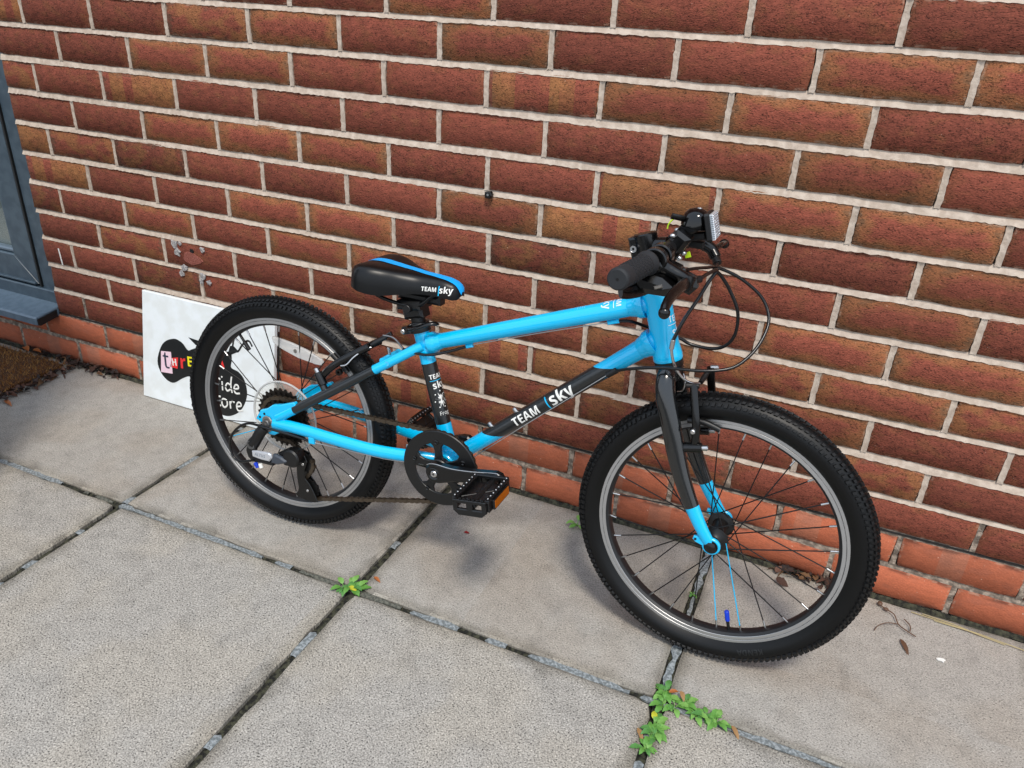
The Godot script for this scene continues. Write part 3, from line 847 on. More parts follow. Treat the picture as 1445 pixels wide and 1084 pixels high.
# ---------------------------------------------------------------- paving
func build_paving() -> void:
	var g := mb()
	g.quad(Vector3(-40, -0.016, -40), Vector3(40, -0.016, -40), Vector3(40, -0.016, 40), Vector3(-40, -0.016, 40), 1)
	tag(obj("ground", g, M.soil), "dark earth under and beyond the paving slabs", "ground", "", "structure")
	var pave := thing("pavement", "grey concrete slab paving with dark mortared joints", "pavement")
	tag(pave, "", "", "", "structure")
	var xs := [-2.940, -2.340, -1.740, -1.137, -0.535, 0.065, 0.667, 1.270, 1.870, 2.470, 3.07]
	var zs := [0.004, 0.450, 1.355, 2.26, 3.16]
	for j in zs.size() - 1:
		for i in xs.size() - 1:
			if j == 3 and (i < 2 or i > 7): continue
			if j == 0 and i == 3: pass
			rng.seed = 900 + j * 20 + i
			var gx := 0.0065 if i != 6 and i != 5 else (0.0095 if j == 0 else 0.007)
			var w: float = xs[i + 1] - xs[i] - gx * 2.0; var dd: float = zs[j + 1] - zs[j] - 0.014
			if j == 0: dd += 0.003
			var cx: float = (xs[i] + xs[i + 1]) * 0.5; var cz: float = (zs[j] + zs[j + 1]) * 0.5
			var x0 := -0.535
			if j == 0 and cx < -0.6 and cx > -1.2:   # one wide piece to the left of the first joint
				w = 1.205 - 0.013; cx = -0.535 - 0.6025
			elif j == 0 and cx < -1.2 and cx > -1.5: continue
			var b := slab_mesh(w, dd, rng.randi())
			var m: Material = M.slab_rear if j == 0 else M.slab_front
			put("slab", b, m, pave, Transform3D(Basis(Vector3(1, 0, 0), rng.randf_range(-0.0015, 0.0015)) * Basis(Vector3(0, 0, 1), rng.randf_range(-0.0015, 0.0015)), Vector3(cx, rng.randf_range(-0.0012, 0.0006), cz)))
	# old mortar lying in the joints, broken off in places, and black grit between
	var lines := []
	for i in range(1, 9):
		lines.append([Vector3(xs[i], 0, 0.01), Vector3(xs[i], 0, 0.445)] if i > 3 or i < 3 else [Vector3(9, 0, 0), Vector3(9.1, 0, 0)])
		lines.append([Vector3(xs[i], 0, 0.455), Vector3(xs[i], 0, 1.35)])
	lines.append([Vector3(-2.3, 0, 0.450), Vector3(2.4, 0, 0.450)])
	lines.append([Vector3(-2.3, 0, 1.355), Vector3(2.4, 0, 1.355)])
	var nz := FastNoiseLite.new(); nz.seed = 21; nz.frequency = 7.0
	var grit := mb(); var pale := []; 
	for l in lines:
		var a: Vector3 = l[0]; var c: Vector3 = l[1]
		if a.x > 5.0: continue
		var t := (c - a).normalized(); var n := Vector3(-t.z, 0, t.x); var L := (c - a).length()
		var across := absf(t.x) > 0.5
		var hw := 0.0085 if absf(a.x - 0.667) > 0.01 or a.z > 0.1 else 0.0118
		var s := grit.V.size()
		var k := 0
		var step := 0.012
		var run := mb(); var on := false; var prev := []; var pg := []
		rng.seed = int(absf(a.x) * 1000 + a.z * 77 + (50 if across else 0))
		while k * step <= L:
			var p := a + t * (k * step)
			var v := nz.get_noise_2d(p.x * 1.7 + 3.0, p.z * 1.7 + (9.0 if across else 0.0)) + 0.35 * nz.get_noise_2d(p.x * 9.0, p.z * 9.0)
			var y := -0.0075 + 0.0025 * nz.get_noise_2d(p.x * 14.0, p.z * 14.0)
			var g0 := p - n * hw + Vector3(0, y, 0); var g1 := p + n * hw + Vector3(0, y - 0.001, 0)
			if pg.size() > 0: grit.quad(pg[0], pg[1], g1, g0, 1)
			pg = [g0, g1]
			var want := v > (-0.26 if across else 0.14) or (absf(a.x - 0.667) < 0.01 and a.z < 0.1)
			var wd := hw * clampf(0.55 + v * 0.9 + rng.randf_range(-0.12, 0.12), 0.25, 0.86)
			var off := n * (hw * 0.25 * nz.get_noise_2d(p.x * 5.0, p.z * 5.0 + 40.0))
			if want:
				var y2 := -0.0022 + 0.0016 * nz.get_noise_2d(p.x * 10.0, p.z * 10.0 + 5.0)
				var q0 := p + off - n * wd + Vector3(0, y2 - 0.0012, 0); var q1 := p + off + n * wd + Vector3(0, y2 - 0.0012, 0); var qm := p + off + Vector3(0, y2, 0)
				if not on:
					run = mb(); on = true
					prev = [p + off - t * 0.006 - n * 0.001 + Vector3(0, y2 - 0.004, 0), p + off - t * 0.006 + n * 0.001 + Vector3(0, y2 - 0.004, 0), p + off - t * 0.006 + Vector3(0, y2 - 0.004, 0)]
				run.quad(prev[0], prev[2], qm, q0, 1); run.quad(prev[2], prev[1], q1, qm, 1)
				for e in [[0, q0], [1, q1]]:
					var d0: Vector3 = prev[e[0]] - Vector3(0, 0.007, 0); var d1: Vector3 = e[1] - Vector3(0, 0.007, 0)
					run.quad(prev[e[0]], e[1], d1, d0, 2)
				prev = [q0, q1, qm]
			elif on:
				on = false
				if run.V.size() > 40: pale.append(run)
			k += 1
		if on and run.V.size() > 40: pale.append(run)
	for b in [grit] + pale:
		for i in range(0, b.V.size(), 3):
			if (b.V[i + 1] - b.V[i]).cross(b.V[i + 2] - b.V[i]).y > 0.0:
				var t: Vector3 = b.V[i + 1]; b.V[i + 1] = b.V[i + 2]; b.V[i + 2] = t
	tag(obj("joint_grit", grit, M.grit, pave), "", "", "", "stuff")
	rng.seed = 3
	for b in pale: obj("joint_mortar", b, M.joint if rng.randf() < 0.8 or (absf(b.V[0].x - 0.667) < 0.02 and b.V[0].z < 0.4) else M.joint_dark, pave)
	# fillet of dirt where paving meets wall
	var dirt := mb(); var pv := []
	var x := -2.0
	while x < 2.0:
		var h := 0.004 + 0.003 * nz.get_noise_1d(x * 20.0); var w := 0.007 + 0.005 * nz.get_noise_1d(x * 13.0 + 50.0)
		var a := Vector3(x, h, 0.0012); var m := Vector3(x, h * 0.7, w * 0.6 + 0.001); var c := Vector3(x, -0.003, w + 0.004)
		if pv.size() > 0:
			dirt.quad(pv[0], a, m, pv[1], 1); dirt.quad(pv[1], m, c, pv[2], 1)
		pv = [a, m, c]
		x += 0.01
	tag(obj("wall_foot_dirt", dirt, M.grit, pave), "", "", "", "stuff")

func slab_mesh(w: float, d: float, sd: int) -> ArrayMesh:
	rng.seed = sd
	var o := Vector2(rng.randf() * 5.0, rng.randf() * 5.0)
	var b := mb()
	var nx := int(w / 0.03); var nzz := int(d / 0.03)
	var hw := w * 0.5; var hd := d * 0.5
	var rim := []
	var r2 := RandomNumberGenerator.new(); r2.seed = sd
	for i in nx: rim.append(Vector2(lerpf(-hw, hw, float(i) / nx), -hd))
	for i in nzz: rim.append(Vector2(hw, lerpf(-hd, hd, float(i) / nzz)))
	for i in nx: rim.append(Vector2(lerpf(hw, -hw, float(i) / nx), hd))
	for i in nzz: rim.append(Vector2(-hw, lerpf(hd, -hd, float(i) / nzz)))
	var jit := []
	for p in rim:
		var inw := Vector2(-signf(p.x) * (1.0 if absf(absf(p.x) - hw) < 1e-4 else 0.0), -signf(p.y) * (1.0 if absf(absf(p.y) - hd) < 1e-4 else 0.0))
		var k := r2.randf() * 0.0016
		if r2.randf() < 0.05: k += 0.003
		if inw.x != 0.0 and inw.y != 0.0: k += r2.randf_range(0.001, 0.006)
		jit.append(p + inw * k)
	var n := rim.size()
	var us := 1.0 / 1.2
	for i in n:
		var j := (i + 1) % n
		var a: Vector2 = jit[i]; var c: Vector2 = jit[j]
		var ai := Vector2(clampf(a.x, -hw + 0.006, hw - 0.006), clampf(a.y, -hd + 0.006, hd - 0.006)); var ci := Vector2(clampf(c.x, -hw + 0.006, hw - 0.006), clampf(c.y, -hd + 0.006, hd - 0.006))
		var A := Vector3(a.x, -0.0022, a.y); var C := Vector3(c.x, -0.0022, c.y); var AI := Vector3(ai.x, 0, ai.y); var CI := Vector3(ci.x, 0, ci.y)
		b.quaduv(AI, A, C, CI, 1, ai * us + o, a * us + o, c * us + o, ci * us + o)
		b.quaduv(A, A - Vector3(0, 0.045, 0), C - Vector3(0, 0.045, 0), C, 2, a * us + o, a * us + o, c * us + o, c * us + o)
		b.tri(Vector3(0, -0.048, 0), C - Vector3(0, 0.045, 0), A - Vector3(0, 0.045, 0), 4)
	# dirt creeps in from the joints
	var ring2 := []; var cols := []
	for i in n:
		var a: Vector2 = jit[i]
		var dep := 0.020
		if absf(a.x) < hw - 0.09 or absf(a.y) < hd - 0.09:
			dep = r2.randf_range(0.010, 0.034)
			if absf(absf(a.x) - hw) < 0.012 and absf(a.y) > hd - 0.09: dep = 0.020
			if absf(absf(a.y) - hd) < 0.012 and absf(a.x) > hw - 0.09: dep = 0.020
		ring2.append(Vector2(clampf(a.x, -hw + 0.006 + dep, hw - 0.006 - dep), clampf(a.y, -hd + 0.006 + dep, hd - 0.006 - dep)))
		var g := r2.randf_range(0.55, 0.95)
		cols.append(Color(g, g * 0.985, g * 0.94))
	for i in n:
		var j := (i + 1) % n
		var a: Vector2 = jit[i]; var c: Vector2 = jit[j]
		var ai := Vector2(clampf(a.x, -hw + 0.006, hw - 0.006), clampf(a.y, -hd + 0.006, hd - 0.006)); var ci := Vector2(clampf(c.x, -hw + 0.006, hw - 0.006), clampf(c.y, -hd + 0.006, hd - 0.006))
		var s := b.V.size()
		for k in 12: b.K[i * 15 + k] = cols[i]
		var p: Vector2 = ring2[i]; var q: Vector2 = ring2[j]
		b.quaduv(Vector3(ai.x, 0, ai.y), Vector3(ci.x, 0, ci.y), Vector3(q.x, 0, q.y), Vector3(p.x, 0, p.y), 8, ai * us + o, ci * us + o, q * us + o, p * us + o)
		b.K[s] = cols[i]; b.K[s + 1] = cols[j]; b.K[s + 3] = cols[i]
	var cen := PackedVector2Array(ring2)
	for i in n:
		var p: Vector2 = ring2[i]; var q: Vector2 = ring2[(i + 1) % n]
		b.tri(Vector3.ZERO, Vector3(p.x, 0, p.y), Vector3(q.x, 0, q.y), 8, o, p * us + o, q * us + o)
	for i in range(0, b.V.size(), 3):   # all faces outwards: tops up, undersides down, sides away from the middle
		var nn := (b.V[i + 1] - b.V[i]).cross(b.V[i + 2] - b.V[i])
		var m := (b.V[i] + b.V[i + 1] + b.V[i + 2]) / 3.0
		var flip := nn.y > 0.0
		if b.G[i / 3] == 2: flip = nn.dot(Vector3(m.x / hw, 0, m.z / hd)) > 0.0
		elif b.G[i / 3] == 4: flip = nn.y < 0.0
		if flip:
			var t := b.V[i + 1]; b.V[i + 1] = b.V[i + 2]; b.V[i + 2] = t
			var w2 := b.U[i + 1]; b.U[i + 1] = b.U[i + 2]; b.U[i + 2] = w2
			if b.K.has(i + 1) or b.K.has(i + 2):
				var k1: Color = b.K.get(i + 1, Color.WHITE); b.K[i + 1] = b.K.get(i + 2, Color.WHITE); b.K[i + 2] = k1
	return b.mesh()

# ---------------------------------------------------------------- weeds and litter
func leaf_blade(len: float, w: float, droop: float, fold: float, lobes: float, sd: int) -> MB:
	rng.seed = sd
	var b := mb()
	var n := 7
	var prev := []
	for i in n + 1:
		var t := float(i) / n
		var ww := w * pow(sin(PI * pow(clampf(t, 0.02, 0.985), 0.75)), 0.8) * (1.0 + lobes * sin(t * 20.0 + sd))
		var y := droop * t * (1.0 - t) * 1.6 - droop * 0.9 * t * t
		var c := Vector3(0, y, t * len); var f := ww * fold
		var l := Vector3(-ww, y + f + rng.randf_range(-0.0006, 0.0006), t * len); var r := Vector3(ww, y + f + rng.randf_range(-0.0006, 0.0006), t * len)
		if prev.size() > 0:
			b.quad(prev[0], prev[1], c, l, 1); b.quad(prev[1], prev[2], r, c, 1)
		prev = [l, c, r]
	for i in range(0, b.V.size(), 3):
		if (b.V[i + 1] - b.V[i]).cross(b.V[i + 2] - b.V[i]).y > 0.0:
			var t: Vector3 = b.V[i + 1]; b.V[i + 1] = b.V[i + 2]; b.V[i + 2] = t
	return b
func weed(label: String, spots: Array, n: int, size: float, sd: int, group := "") -> void:
	var p0: Vector3 = spots[0]
	var t := thing("weed", label, "weed", at(p0), group)
	rng.seed = sd
	var plan := []
	for i in n:
		plan.append([rng.randi() % spots.size(), rng.randf() * TAU, rng.randf_range(0.55, 1.1), rng.randf_range(0.1, 0.75), rng.randi(), rng.randf()])
	for q in plan:
		var base: Vector3 = spots[q[0]] - p0
		var L: float = size * q[2]
		var stemlen := L * 0.55
		var dir := Vector3(cos(q[1]), q[3], sin(q[1])).normalized()
		var tip := base + dir * stemlen + Vector3(0, 0.004, 0)
		var m: Material = [M.leaf1, M.leaf2, M.leaf1, M.leaf3][q[4] % 4] if q[5] < 0.985 else M.leaf_yellow
		obj("stem", mb().tube([base - Vector3(0, 0.004, 0), base + dir * stemlen * 0.5 + Vector3(0, 0.003, 0), tip], [0.0011, 0.0009, 0.0007], 5), M.leaf3, t)
		var bl := leaf_blade(L, L * 0.27, L * 0.22, 0.18, 0.12, q[4] % 1000)
		var z := Vector3(dir.x, dir.y * 0.35, dir.z).normalized(); var xx := Vector3.UP.cross(z).normalized()
		obj("leaf", bl, m, t, Transform3D(Basis(xx, z.cross(xx), z), tip - z * 0.002))
func litter_leaf(called: String, label: String, p: Vector3, yaw: float, len: float, w: float, m: Material, fold := 0.5, group := "") -> void:
	var b := leaf_blade(len, w, len * 0.10, fold, 0.05, int(absf(p.x) * 1000))
	tag(obj(called, b, m, self, Transform3D(Basis(Vector3.UP, yaw), p)), label, "dead leaf", group)

func build_litter() -> void:
	weed("bright green weed sprouting where two paving joints cross, left of the chainring", [Vector3(0.058, -0.004, 0.447), Vector3(0.070, -0.004, 0.452), Vector3(0.048, -0.004, 0.455)], 30, 0.021, 41)
	weed("largest leafy green weed, spreading along the joint below the front tyre", [Vector3(0.672, -0.004, 0.430), Vector3(0.692, -0.004, 0.448), Vector3(0.725, -0.004, 0.450), Vector3(0.760, -0.004, 0.450), Vector3(0.675, -0.004, 0.452), Vector3(0.705, -0.004, 0.436), Vector3(0.745, -0.004, 0.447)], 88, 0.0185, 42)
	weed("green weed cut by the bottom edge, in the joint running towards the viewer", [Vector3(0.670, -0.004, 0.500), Vector3(0.672, -0.004, 0.525), Vector3(0.668, -0.004, 0.548), Vector3(0.674, -0.004, 0.512)], 52, 0.0185, 43)
	weed("tiny green weed at the wall foot seen through the rear wheel", [Vector3(-0.245, 0.0, 0.012), Vector3(-0.262, 0.0, 0.010)], 8, 0.020, 44)
	weed("single green sprig on the slab just left of the front tyre", [Vector3(0.385, 0.0, 0.062)], 5, 0.026, 45)
	weed("very small seedling in the joint behind the front spokes", [Vector3(0.662, -0.003, 0.165)], 4, 0.010, 46)
	litter_leaf("dead_leaf", "orange curled leaf on the slab corner above the left weed", Vector3(0.083, 0.002, 0.405), 1.2, 0.020, 0.0035, M.litter1)
	litter_leaf("dead_leaf", "tan leaf lying on the largest weed, near the tyre", Vector3(0.695, 0.012, 0.425), 0.5, 0.020, 0.004, M.litter2)
	litter_leaf("dead_leaf", "tan leaf at the right end of the largest weed", Vector3(0.785, 0.002, 0.448), 0.6, 0.026, 0.004, M.litter2)
	litter_leaf("dead_leaf", "tan leaf beside the weed at the bottom edge", Vector3(0.648, 0.003, 0.520), 0.6, 0.026, 0.004, M.litter2)
	litter_leaf("dead_leaf", "orange leaf in the middle of the largest weed", Vector3(0.678, 0.016, 0.440), 2.2, 0.018, 0.004, M.litter1)
	litter_leaf("dead_leaf", "brown twig shaped leaf on the slab right of the front tyre", Vector3(1.040, 0.001, 0.112), 0.35, 0.040, 0.0045, M.litter3)
	litter_leaf("dead_leaf", "small red leaf on the slab between the two wheels", Vector3(0.176, 0.001, 0.198), 1.9, 0.012, 0.004, M.redleaf, 0.2)
	litter_leaf("dead_leaf", "long orange leaf in front of the doormat at the left edge", Vector3(-1.165, 0.004, 0.258), 1.35, 0.040, 0.006, M.litter1)
	litter_leaf("dead_leaf", "orange leaf at the wall foot behind the doormat, further left", Vector3(-1.400, 0.014, 0.018), 1.2, 0.035, 0.009, M.litter1)
	litter_leaf("dead_leaf", "orange leaf at the wall foot behind the doormat, further right", Vector3(-1.360, 0.014, 0.022), 1.7, 0.03, 0.008, M.litter1)
	# dry twig by the wall
	var tw := mb()
	tw.tube(smooth_path(V3([1.000, 0.003, 0.028, 1.012, 0.004, 0.04, 1.028, 0.006, 0.052, 1.036, 0.004, 0.075, 1.050, 0.005, 0.088, 1.066, 0.003, 0.094])), 0.0011, 6)
	tw.tube(smooth_path(V3([1.036, 0.004, 0.075, 1.016, 0.007, 0.084, 1.000, 0.005, 0.098, 0.994, 0.003, 0.112])), 0.0009, 6)
	tw.tube(smooth_path(V3([1.046, 0.005, 0.056, 1.056, 0.005, 0.07, 1.056, 0.004, 0.085])), 0.0010, 6)
	tw.ball(Vector3(1.003, 0.005, 0.03), Vector3(0.005, 0.004, 0.006), 8, 5)
	tw.ball(Vector3(1.014, 0.005, 0.042), Vector3(0.005, 0.003, 0.004), 8, 5)
	tag(obj("dry_twig", tw, M.litter3), "thin branching dry twig on the slab beside the front tyre", "twig")
	var st := mb()
	for q in [[1.06, 0.024, 1.30, 0.046], [1.10, 0.030, 1.22, 0.040], [1.08, 0.020, 1.19, 0.036]]:
		st.tube(V3([q[0], 0.002, q[1], (q[0] + q[2]) * 0.5, 0.003, (q[1] + q[3]) * 0.5 - 0.003, q[2], 0.002, q[3]]), 0.0009, 5)
	tag(obj("straw", st, M.straw), "pale dry straw stalks along the wall foot at the right", "straw")
	rng.seed = 77
	var w := mb(); var poly := []
	for a in 11: poly.append(Vector2(cos(TAU * a / 11) * 0.010, sin(TAU * a / 11) * 0.005) * rng.randf_range(0.4, 1.1))
	w.prism(poly, 0.0016, Transform3D(Basis(Vector3(1, 0, 0), PI / 2), Vector3(1.107, 0.0012, 0.135)))
	tag(obj("white_scrap", w, M.white), "small white scrap on the slab at the far right", "scrap")
	# leaf mould gathered round the mat and the wall foot: too many to count
	var lm := mb()
	for i in 260:
		var p := Vector3.ZERO
		var f := rng.randf()
		if f < 0.45: p = Vector3(rng.randf_range(-1.42, -1.02), 0.004, absf(rng.randfn(0.0, 0.016)) + 0.004)
		elif f < 0.85: p = Vector3(-1.192 + absf(rng.randfn(0.0, 0.014)), 0.004, rng.randf_range(0.02, 0.28))
		else: p = Vector3(rng.randf_range(0.80, 0.92), 0.003, absf(rng.randfn(0.0, 0.018)) + 0.005)
		p.y += rng.randf() * 0.008
		var b := leaf_blade(rng.randf_range(0.008, 0.030), rng.randf_range(0.002, 0.008), rng.randf_range(0, 0.006), rng.randf_range(0.2, 0.9), 0.2, i)
		rng.seed = 5000 + i
		var x := Transform3D(Basis(Vector3.UP, rng.randf() * TAU) * Basis(Vector3(0, 0, 1), rng.randf_range(-0.7, 0.7)) * Basis(Vector3(1, 0, 0), rng.randf_range(-0.4, 0.4)), p)
		var u := Vector2(rng.randf(), rng.randf())
		for k in b.V.size():
			lm.V.append(x * b.V[k]); lm.U.append(u)
		for k in b.G.size(): lm.G.append(b.G[k])
	tag(obj("leaf_litter", lm, M.litter_mix), "dark dead leaves and bark bits along the mat and the wall foot", "leaf litter", "", "stuff")

# a cabinet out of the picture to the left: it shades the corner by the mat
func build_cabinet() -> void:
	var t := thing("storage_cabinet", "tall grey storage cabinet standing out in front of the door", "cabinet", at(Vector3(-1.06, 0.0, 0.77)))
	obj("carcass", mb().box(at(Vector3(0, 0.68, 0)), Vector3(0.52, 1.30, 0.30), 0.006), M.upvc, t)
	obj("plinth", mb().box(at(Vector3(0, 0.015, 0)), Vector3(0.48, 0.03, 0.26), 0.004), M.gasket, t)
	obj("top", mb().box(at(Vector3(0, 1.345, 0.01)), Vector3(0.55, 0.028, 0.34), 0.005), M.upvc, t)
	for e in [-1.0, 1.0]:
		var d := obj("cabinet_door", mb().box(at(Vector3(e * 0.129, 0.68, 0.160)), Vector3(0.252, 1.26, 0.018), 0.003), M.upvc, t)
		obj("handle", mb().cyl(Vector3(e * 0.025, 0.72, 0.185), Vector3(e * 0.025, 0.86, 0.185), 0.007, 12, 0.002), M.steel, d)

# ---------------------------------------------------------------- the bicycle (x forward, y up, z towards the viewer, from the rear tyre's foot)
const ZY := Basis(Vector3(1, 0, 0), Vector3(0, 0, 1), Vector3(0, -1, 0))   # a lathe's axis laid along z
func lz(z := 0.0, x := 0.0, y := 0.0) -> Transform3D: return Transform3D(ZY, Vector3(x, y, z))
func wrap_round(b: MB, p0: Vector3, up: Vector3, facing: Vector3, r: float) -> MB:
	var u := up.normalized(); var n := (facing - u * u.dot(facing)).normalized(); var s := u.cross(n)
	for i in b.V.size():
		var v := b.V[i]; var a := v.x / r
		b.V[i] = p0 + u * v.y + (n * cos(a) + s * sin(a)) * (r + v.z)
	return b
# coloured sleeve on a tube with obliquely cut ends
func sleeve(p0: Vector3, p1: Vector3, r0: float, r1: float, cut0: Vector3, cut1: Vector3, sides := 28) -> MB:
	var b := mb(); var t := (p1 - p0).normalized()
	var n := (Vector3(0, 0, 1) - t * t.z).normalized(); var bb := t.cross(n)
	var prev := []
	for i in 9:
		var f := i / 8.0
		var row := []
		for k in sides:
			var a := TAU * k / sides
			var d := n * cos(a) + bb * sin(a)
			var e0: float = -(d * r0).dot(cut0) / maxf(0.2, t.dot(cut0)); var e1: float = -(d * r1).dot(cut1) / maxf(0.2, t.dot(cut1))
			row.append((p0 + t * e0 + d * r0).lerp(p1 + t * e1 + d * r1, f))
		if prev.size() > 0:
			for k in sides:
				var j := (k + 1) % sides
				b.quad(prev[k], prev[j], row[j], row[k], 1)
		prev = row
	b.close(0)
	return b
func gear(n: int, r_out: float, r_root: float, depth: float, x: Transform3D, b: MB) -> void:
	var p := []
	for i in n:
		var a := TAU * i / n; var h := TAU / n
		p.append(Vector2(cos(a - h * 0.34), sin(a - h * 0.34)) * r_root)
		p.append(Vector2(cos(a - h * 0.13), sin(a - h * 0.13)) * r_out)
		p.append(Vector2(cos(a + h * 0.13), sin(a + h * 0.13)) * r_out)
		p.append(Vector2(cos(a + h * 0.34), sin(a + h * 0.34)) * r_root)
	b.prism(p, depth, x)

func make_wheel(B: Node3D, x: Transform3D, rear: bool, note: String) -> Node3D:
	var w := Node3D.new()
	w.name = kidname(B, "wheel")
	B.add_child(w); w.transform = x
	tag(w, note)
	# tyre carcass
	var prof := V2([0.2040, 0.0112, 0.2065, 0.0135])
	var nseg := 18
	for i in nseg + 1:
		var a := deg_to_rad(lerpf(122.0, -122.0, float(i) / nseg))
		prof.append(Vector2(0.2242 + 0.0212 * cos(a), 0.0226 * sin(a)))
	prof.append_array(V2([0.2065, -0.0135, 0.2040, -0.0112]))
	obj("tyre", mb().lathe(prof, lz(), 120, true, 60.0), M.rubber, w)
	var tr := mb()
	var N := 150
	var rows := [[-64.0, 0.0, 0.0068, 0.0085, 0.0030], [64.0, 0.0, 0.0068, 0.0085, 0.0030], [-40.0, 0.5, 0.0070, 0.0072, 0.0030], [40.0, 0.5, 0.0070, 0.0072, 0.0030], [-14.0, 0.0, 0.0076, 0.0066, 0.0026], [14.0, 0.35, 0.0076, 0.0066, 0.0026]]
	for q in rows:
		var a := deg_to_rad(q[0])
		for i in N:
			var th: float = TAU * (i + q[1]) / N
			var hgt: float = q[4] * (1.25 if (i % 2 == 0 and absf(q[0]) > 50.0) else 1.0)
			var wob := 0.86 + 0.16 * sin(i * 12.9 + q[0])
			var wid: float = q[3] * wob * (0.92 if i % 2 == 0 else 0.68)
			var rad := Vector3(cos(th), sin(th), 0); var tan := Vector3(-sin(th), cos(th), 0)
			var nn := rad * cos(a) + Vector3(0, 0, 1) * sin(a)
			var cc := rad * (0.2242 + 0.0212 * cos(a)) + Vector3(0, 0, 0.0226 * sin(a))
			var ss := nn.cross(tan).normalized()
			var s := tr.V.size()
			# tapered block without a bottom
			var lo := []; var hi := []
			for c in [[-1, -1], [1, -1], [1, 1], [-1, 1]]:
				var skew: Vector3 = tan * (c[1] * 0.0008 * signf(q[0]))
				lo.append(cc - nn * 0.0008 + tan * (c[0] * q[2] * 0.45) + ss * (c[1] * wid * 0.5) + skew)
				hi.append(cc + nn * hgt * wob + tan * (c[0] * q[2] * 0.37) + ss * (c[1] * wid * 0.42) + skew)
			for k in 4:
				var j := (k + 1) % 4
				tr.quad(lo[k], lo[j], hi[j], hi[k], -1)
			tr.quad(hi[0], hi[1], hi[2], hi[3], -1)
			tr.close(s)
	tag(obj("tread", tr, M.tread, w), "", "", "", "stuff")
	if not rear:
		var kt := letters("KENDA", 0.010)
		for i in kt.V.size():
			var v := kt.V[i]
			var a := deg_to_rad(106.0) - (v.y) / 0.0225
			var th := deg_to_rad(-58.0) - (v.x) / 0.222
			kt.V[i] = Vector3(cos(th), sin(th), 0) * (0.2242 + 0.0221 * cos(a)) + Vector3(0, 0, 0.0236 * sin(a))
		obj("raised_lettering", kt, M.rubber_raised, w)
	# rim and machined brake tracks
	obj("rim", mb().lathe(V2([0.2055, -0.0112, 0.2052, -0.0121, 0.1938, -0.0121, 0.1898, -0.0085, 0.1886, -0.004, 0.1884, 0.004, 0.1898, 0.0085, 0.1938, 0.0121, 0.2052, 0.0121, 0.2055, 0.0112, 0.198, 0.008, 0.198, -0.008]), lz(), 110, true, 20.0), M.rim, w)
	for s in [1, -1]:
		var bt := mb()
		bt.lathe(V2([0.2056, s * 0.0115, 0.2056, s * 0.0126, 0.2010, s * 0.0126, 0.2006, s * 0.0121, 0.1999, s * 0.0121, 0.1995, s * 0.0126, 0.1944, s * 0.0126, 0.1934, s * 0.0115]), lz(), 110, true, 12.0)
		obj("brake_track", bt, M.track, w)
	# spokes
	var hubz := 0.026 if not rear else 0.022
	var NS := 28
	for i in NS:
		var th := deg_to_rad(-67.57) + TAU * i / NS if not rear else deg_to_rad(-8.0) + TAU * i / NS
		var side := 1.0 if i % 2 == 0 else -1.0
		var lead := 1.0 if (i / 2) % 2 == 0 else -1.0
		var ha := th + lead * deg_to_rad(68.0)
		var hr := 0.0195
		var z0 := side * (hubz + (0.0022 if lead > 0 else -0.0012))
		if rear and side > 0: z0 = 0.012
		var p0 := Vector3(cos(ha) * hr, sin(ha) * hr, z0)
		var p1 := Vector3(cos(th) * 0.1888, sin(th) * 0.1888, side * 0.0022)
		var dir := (p1 - p0).normalized()
		var blue_one: bool = (not rear and (i == 0 or i == NS - 1)) or (rear and i == 17)
		var b1 := mb().tube([p0, p1 - dir * 0.010], 0.00105, 6, true)
		var am := b1.mesh()
		am = mb().tube([p1 - dir * 0.0125, p1 + dir * 0.002], 0.0018, 6, true).mesh(am)
		am.surface_set_material(0, M.blue if blue_one else M.spoke)
		am.surface_set_material(1, M.steel)
		put("spoke", am, null, w)
	# hub
	var hz := 0.044 if not rear else 0.055
	obj("hub", mb().lathe(V2([0.0, -hz, 0.008, -hz, 0.009, -hubz - 0.008, 0.013, -hubz - 0.004, 0.0225, -hubz - 0.002, 0.0225, -hubz + 0.001, 0.014, -hubz + 0.004, 0.0115, 0.0, 0.014, hubz - 0.004, 0.0225, hubz - 0.001, 0.0225, hubz + 0.002, 0.013, hubz + 0.004, 0.009, hubz + 0.008, 0.008, hz, 0.0, hz]), lz(), 32), M.blk, w)
	var va := deg_to_rad(-74.0) if not rear else deg_to_rad(128.0)
	var vd := Vector3(cos(va), sin(va), 0)
	obj("valve", mb().cyl(vd * 0.190, vd * 0.160, 0.0028, 10), M.blk, w)
	obj("valve_cap", mb().cyl(vd * 0.172, vd * 0.152, 0.0042, 12, 0.0012), M.blue_cap if not rear else M.blk, w)
	return w

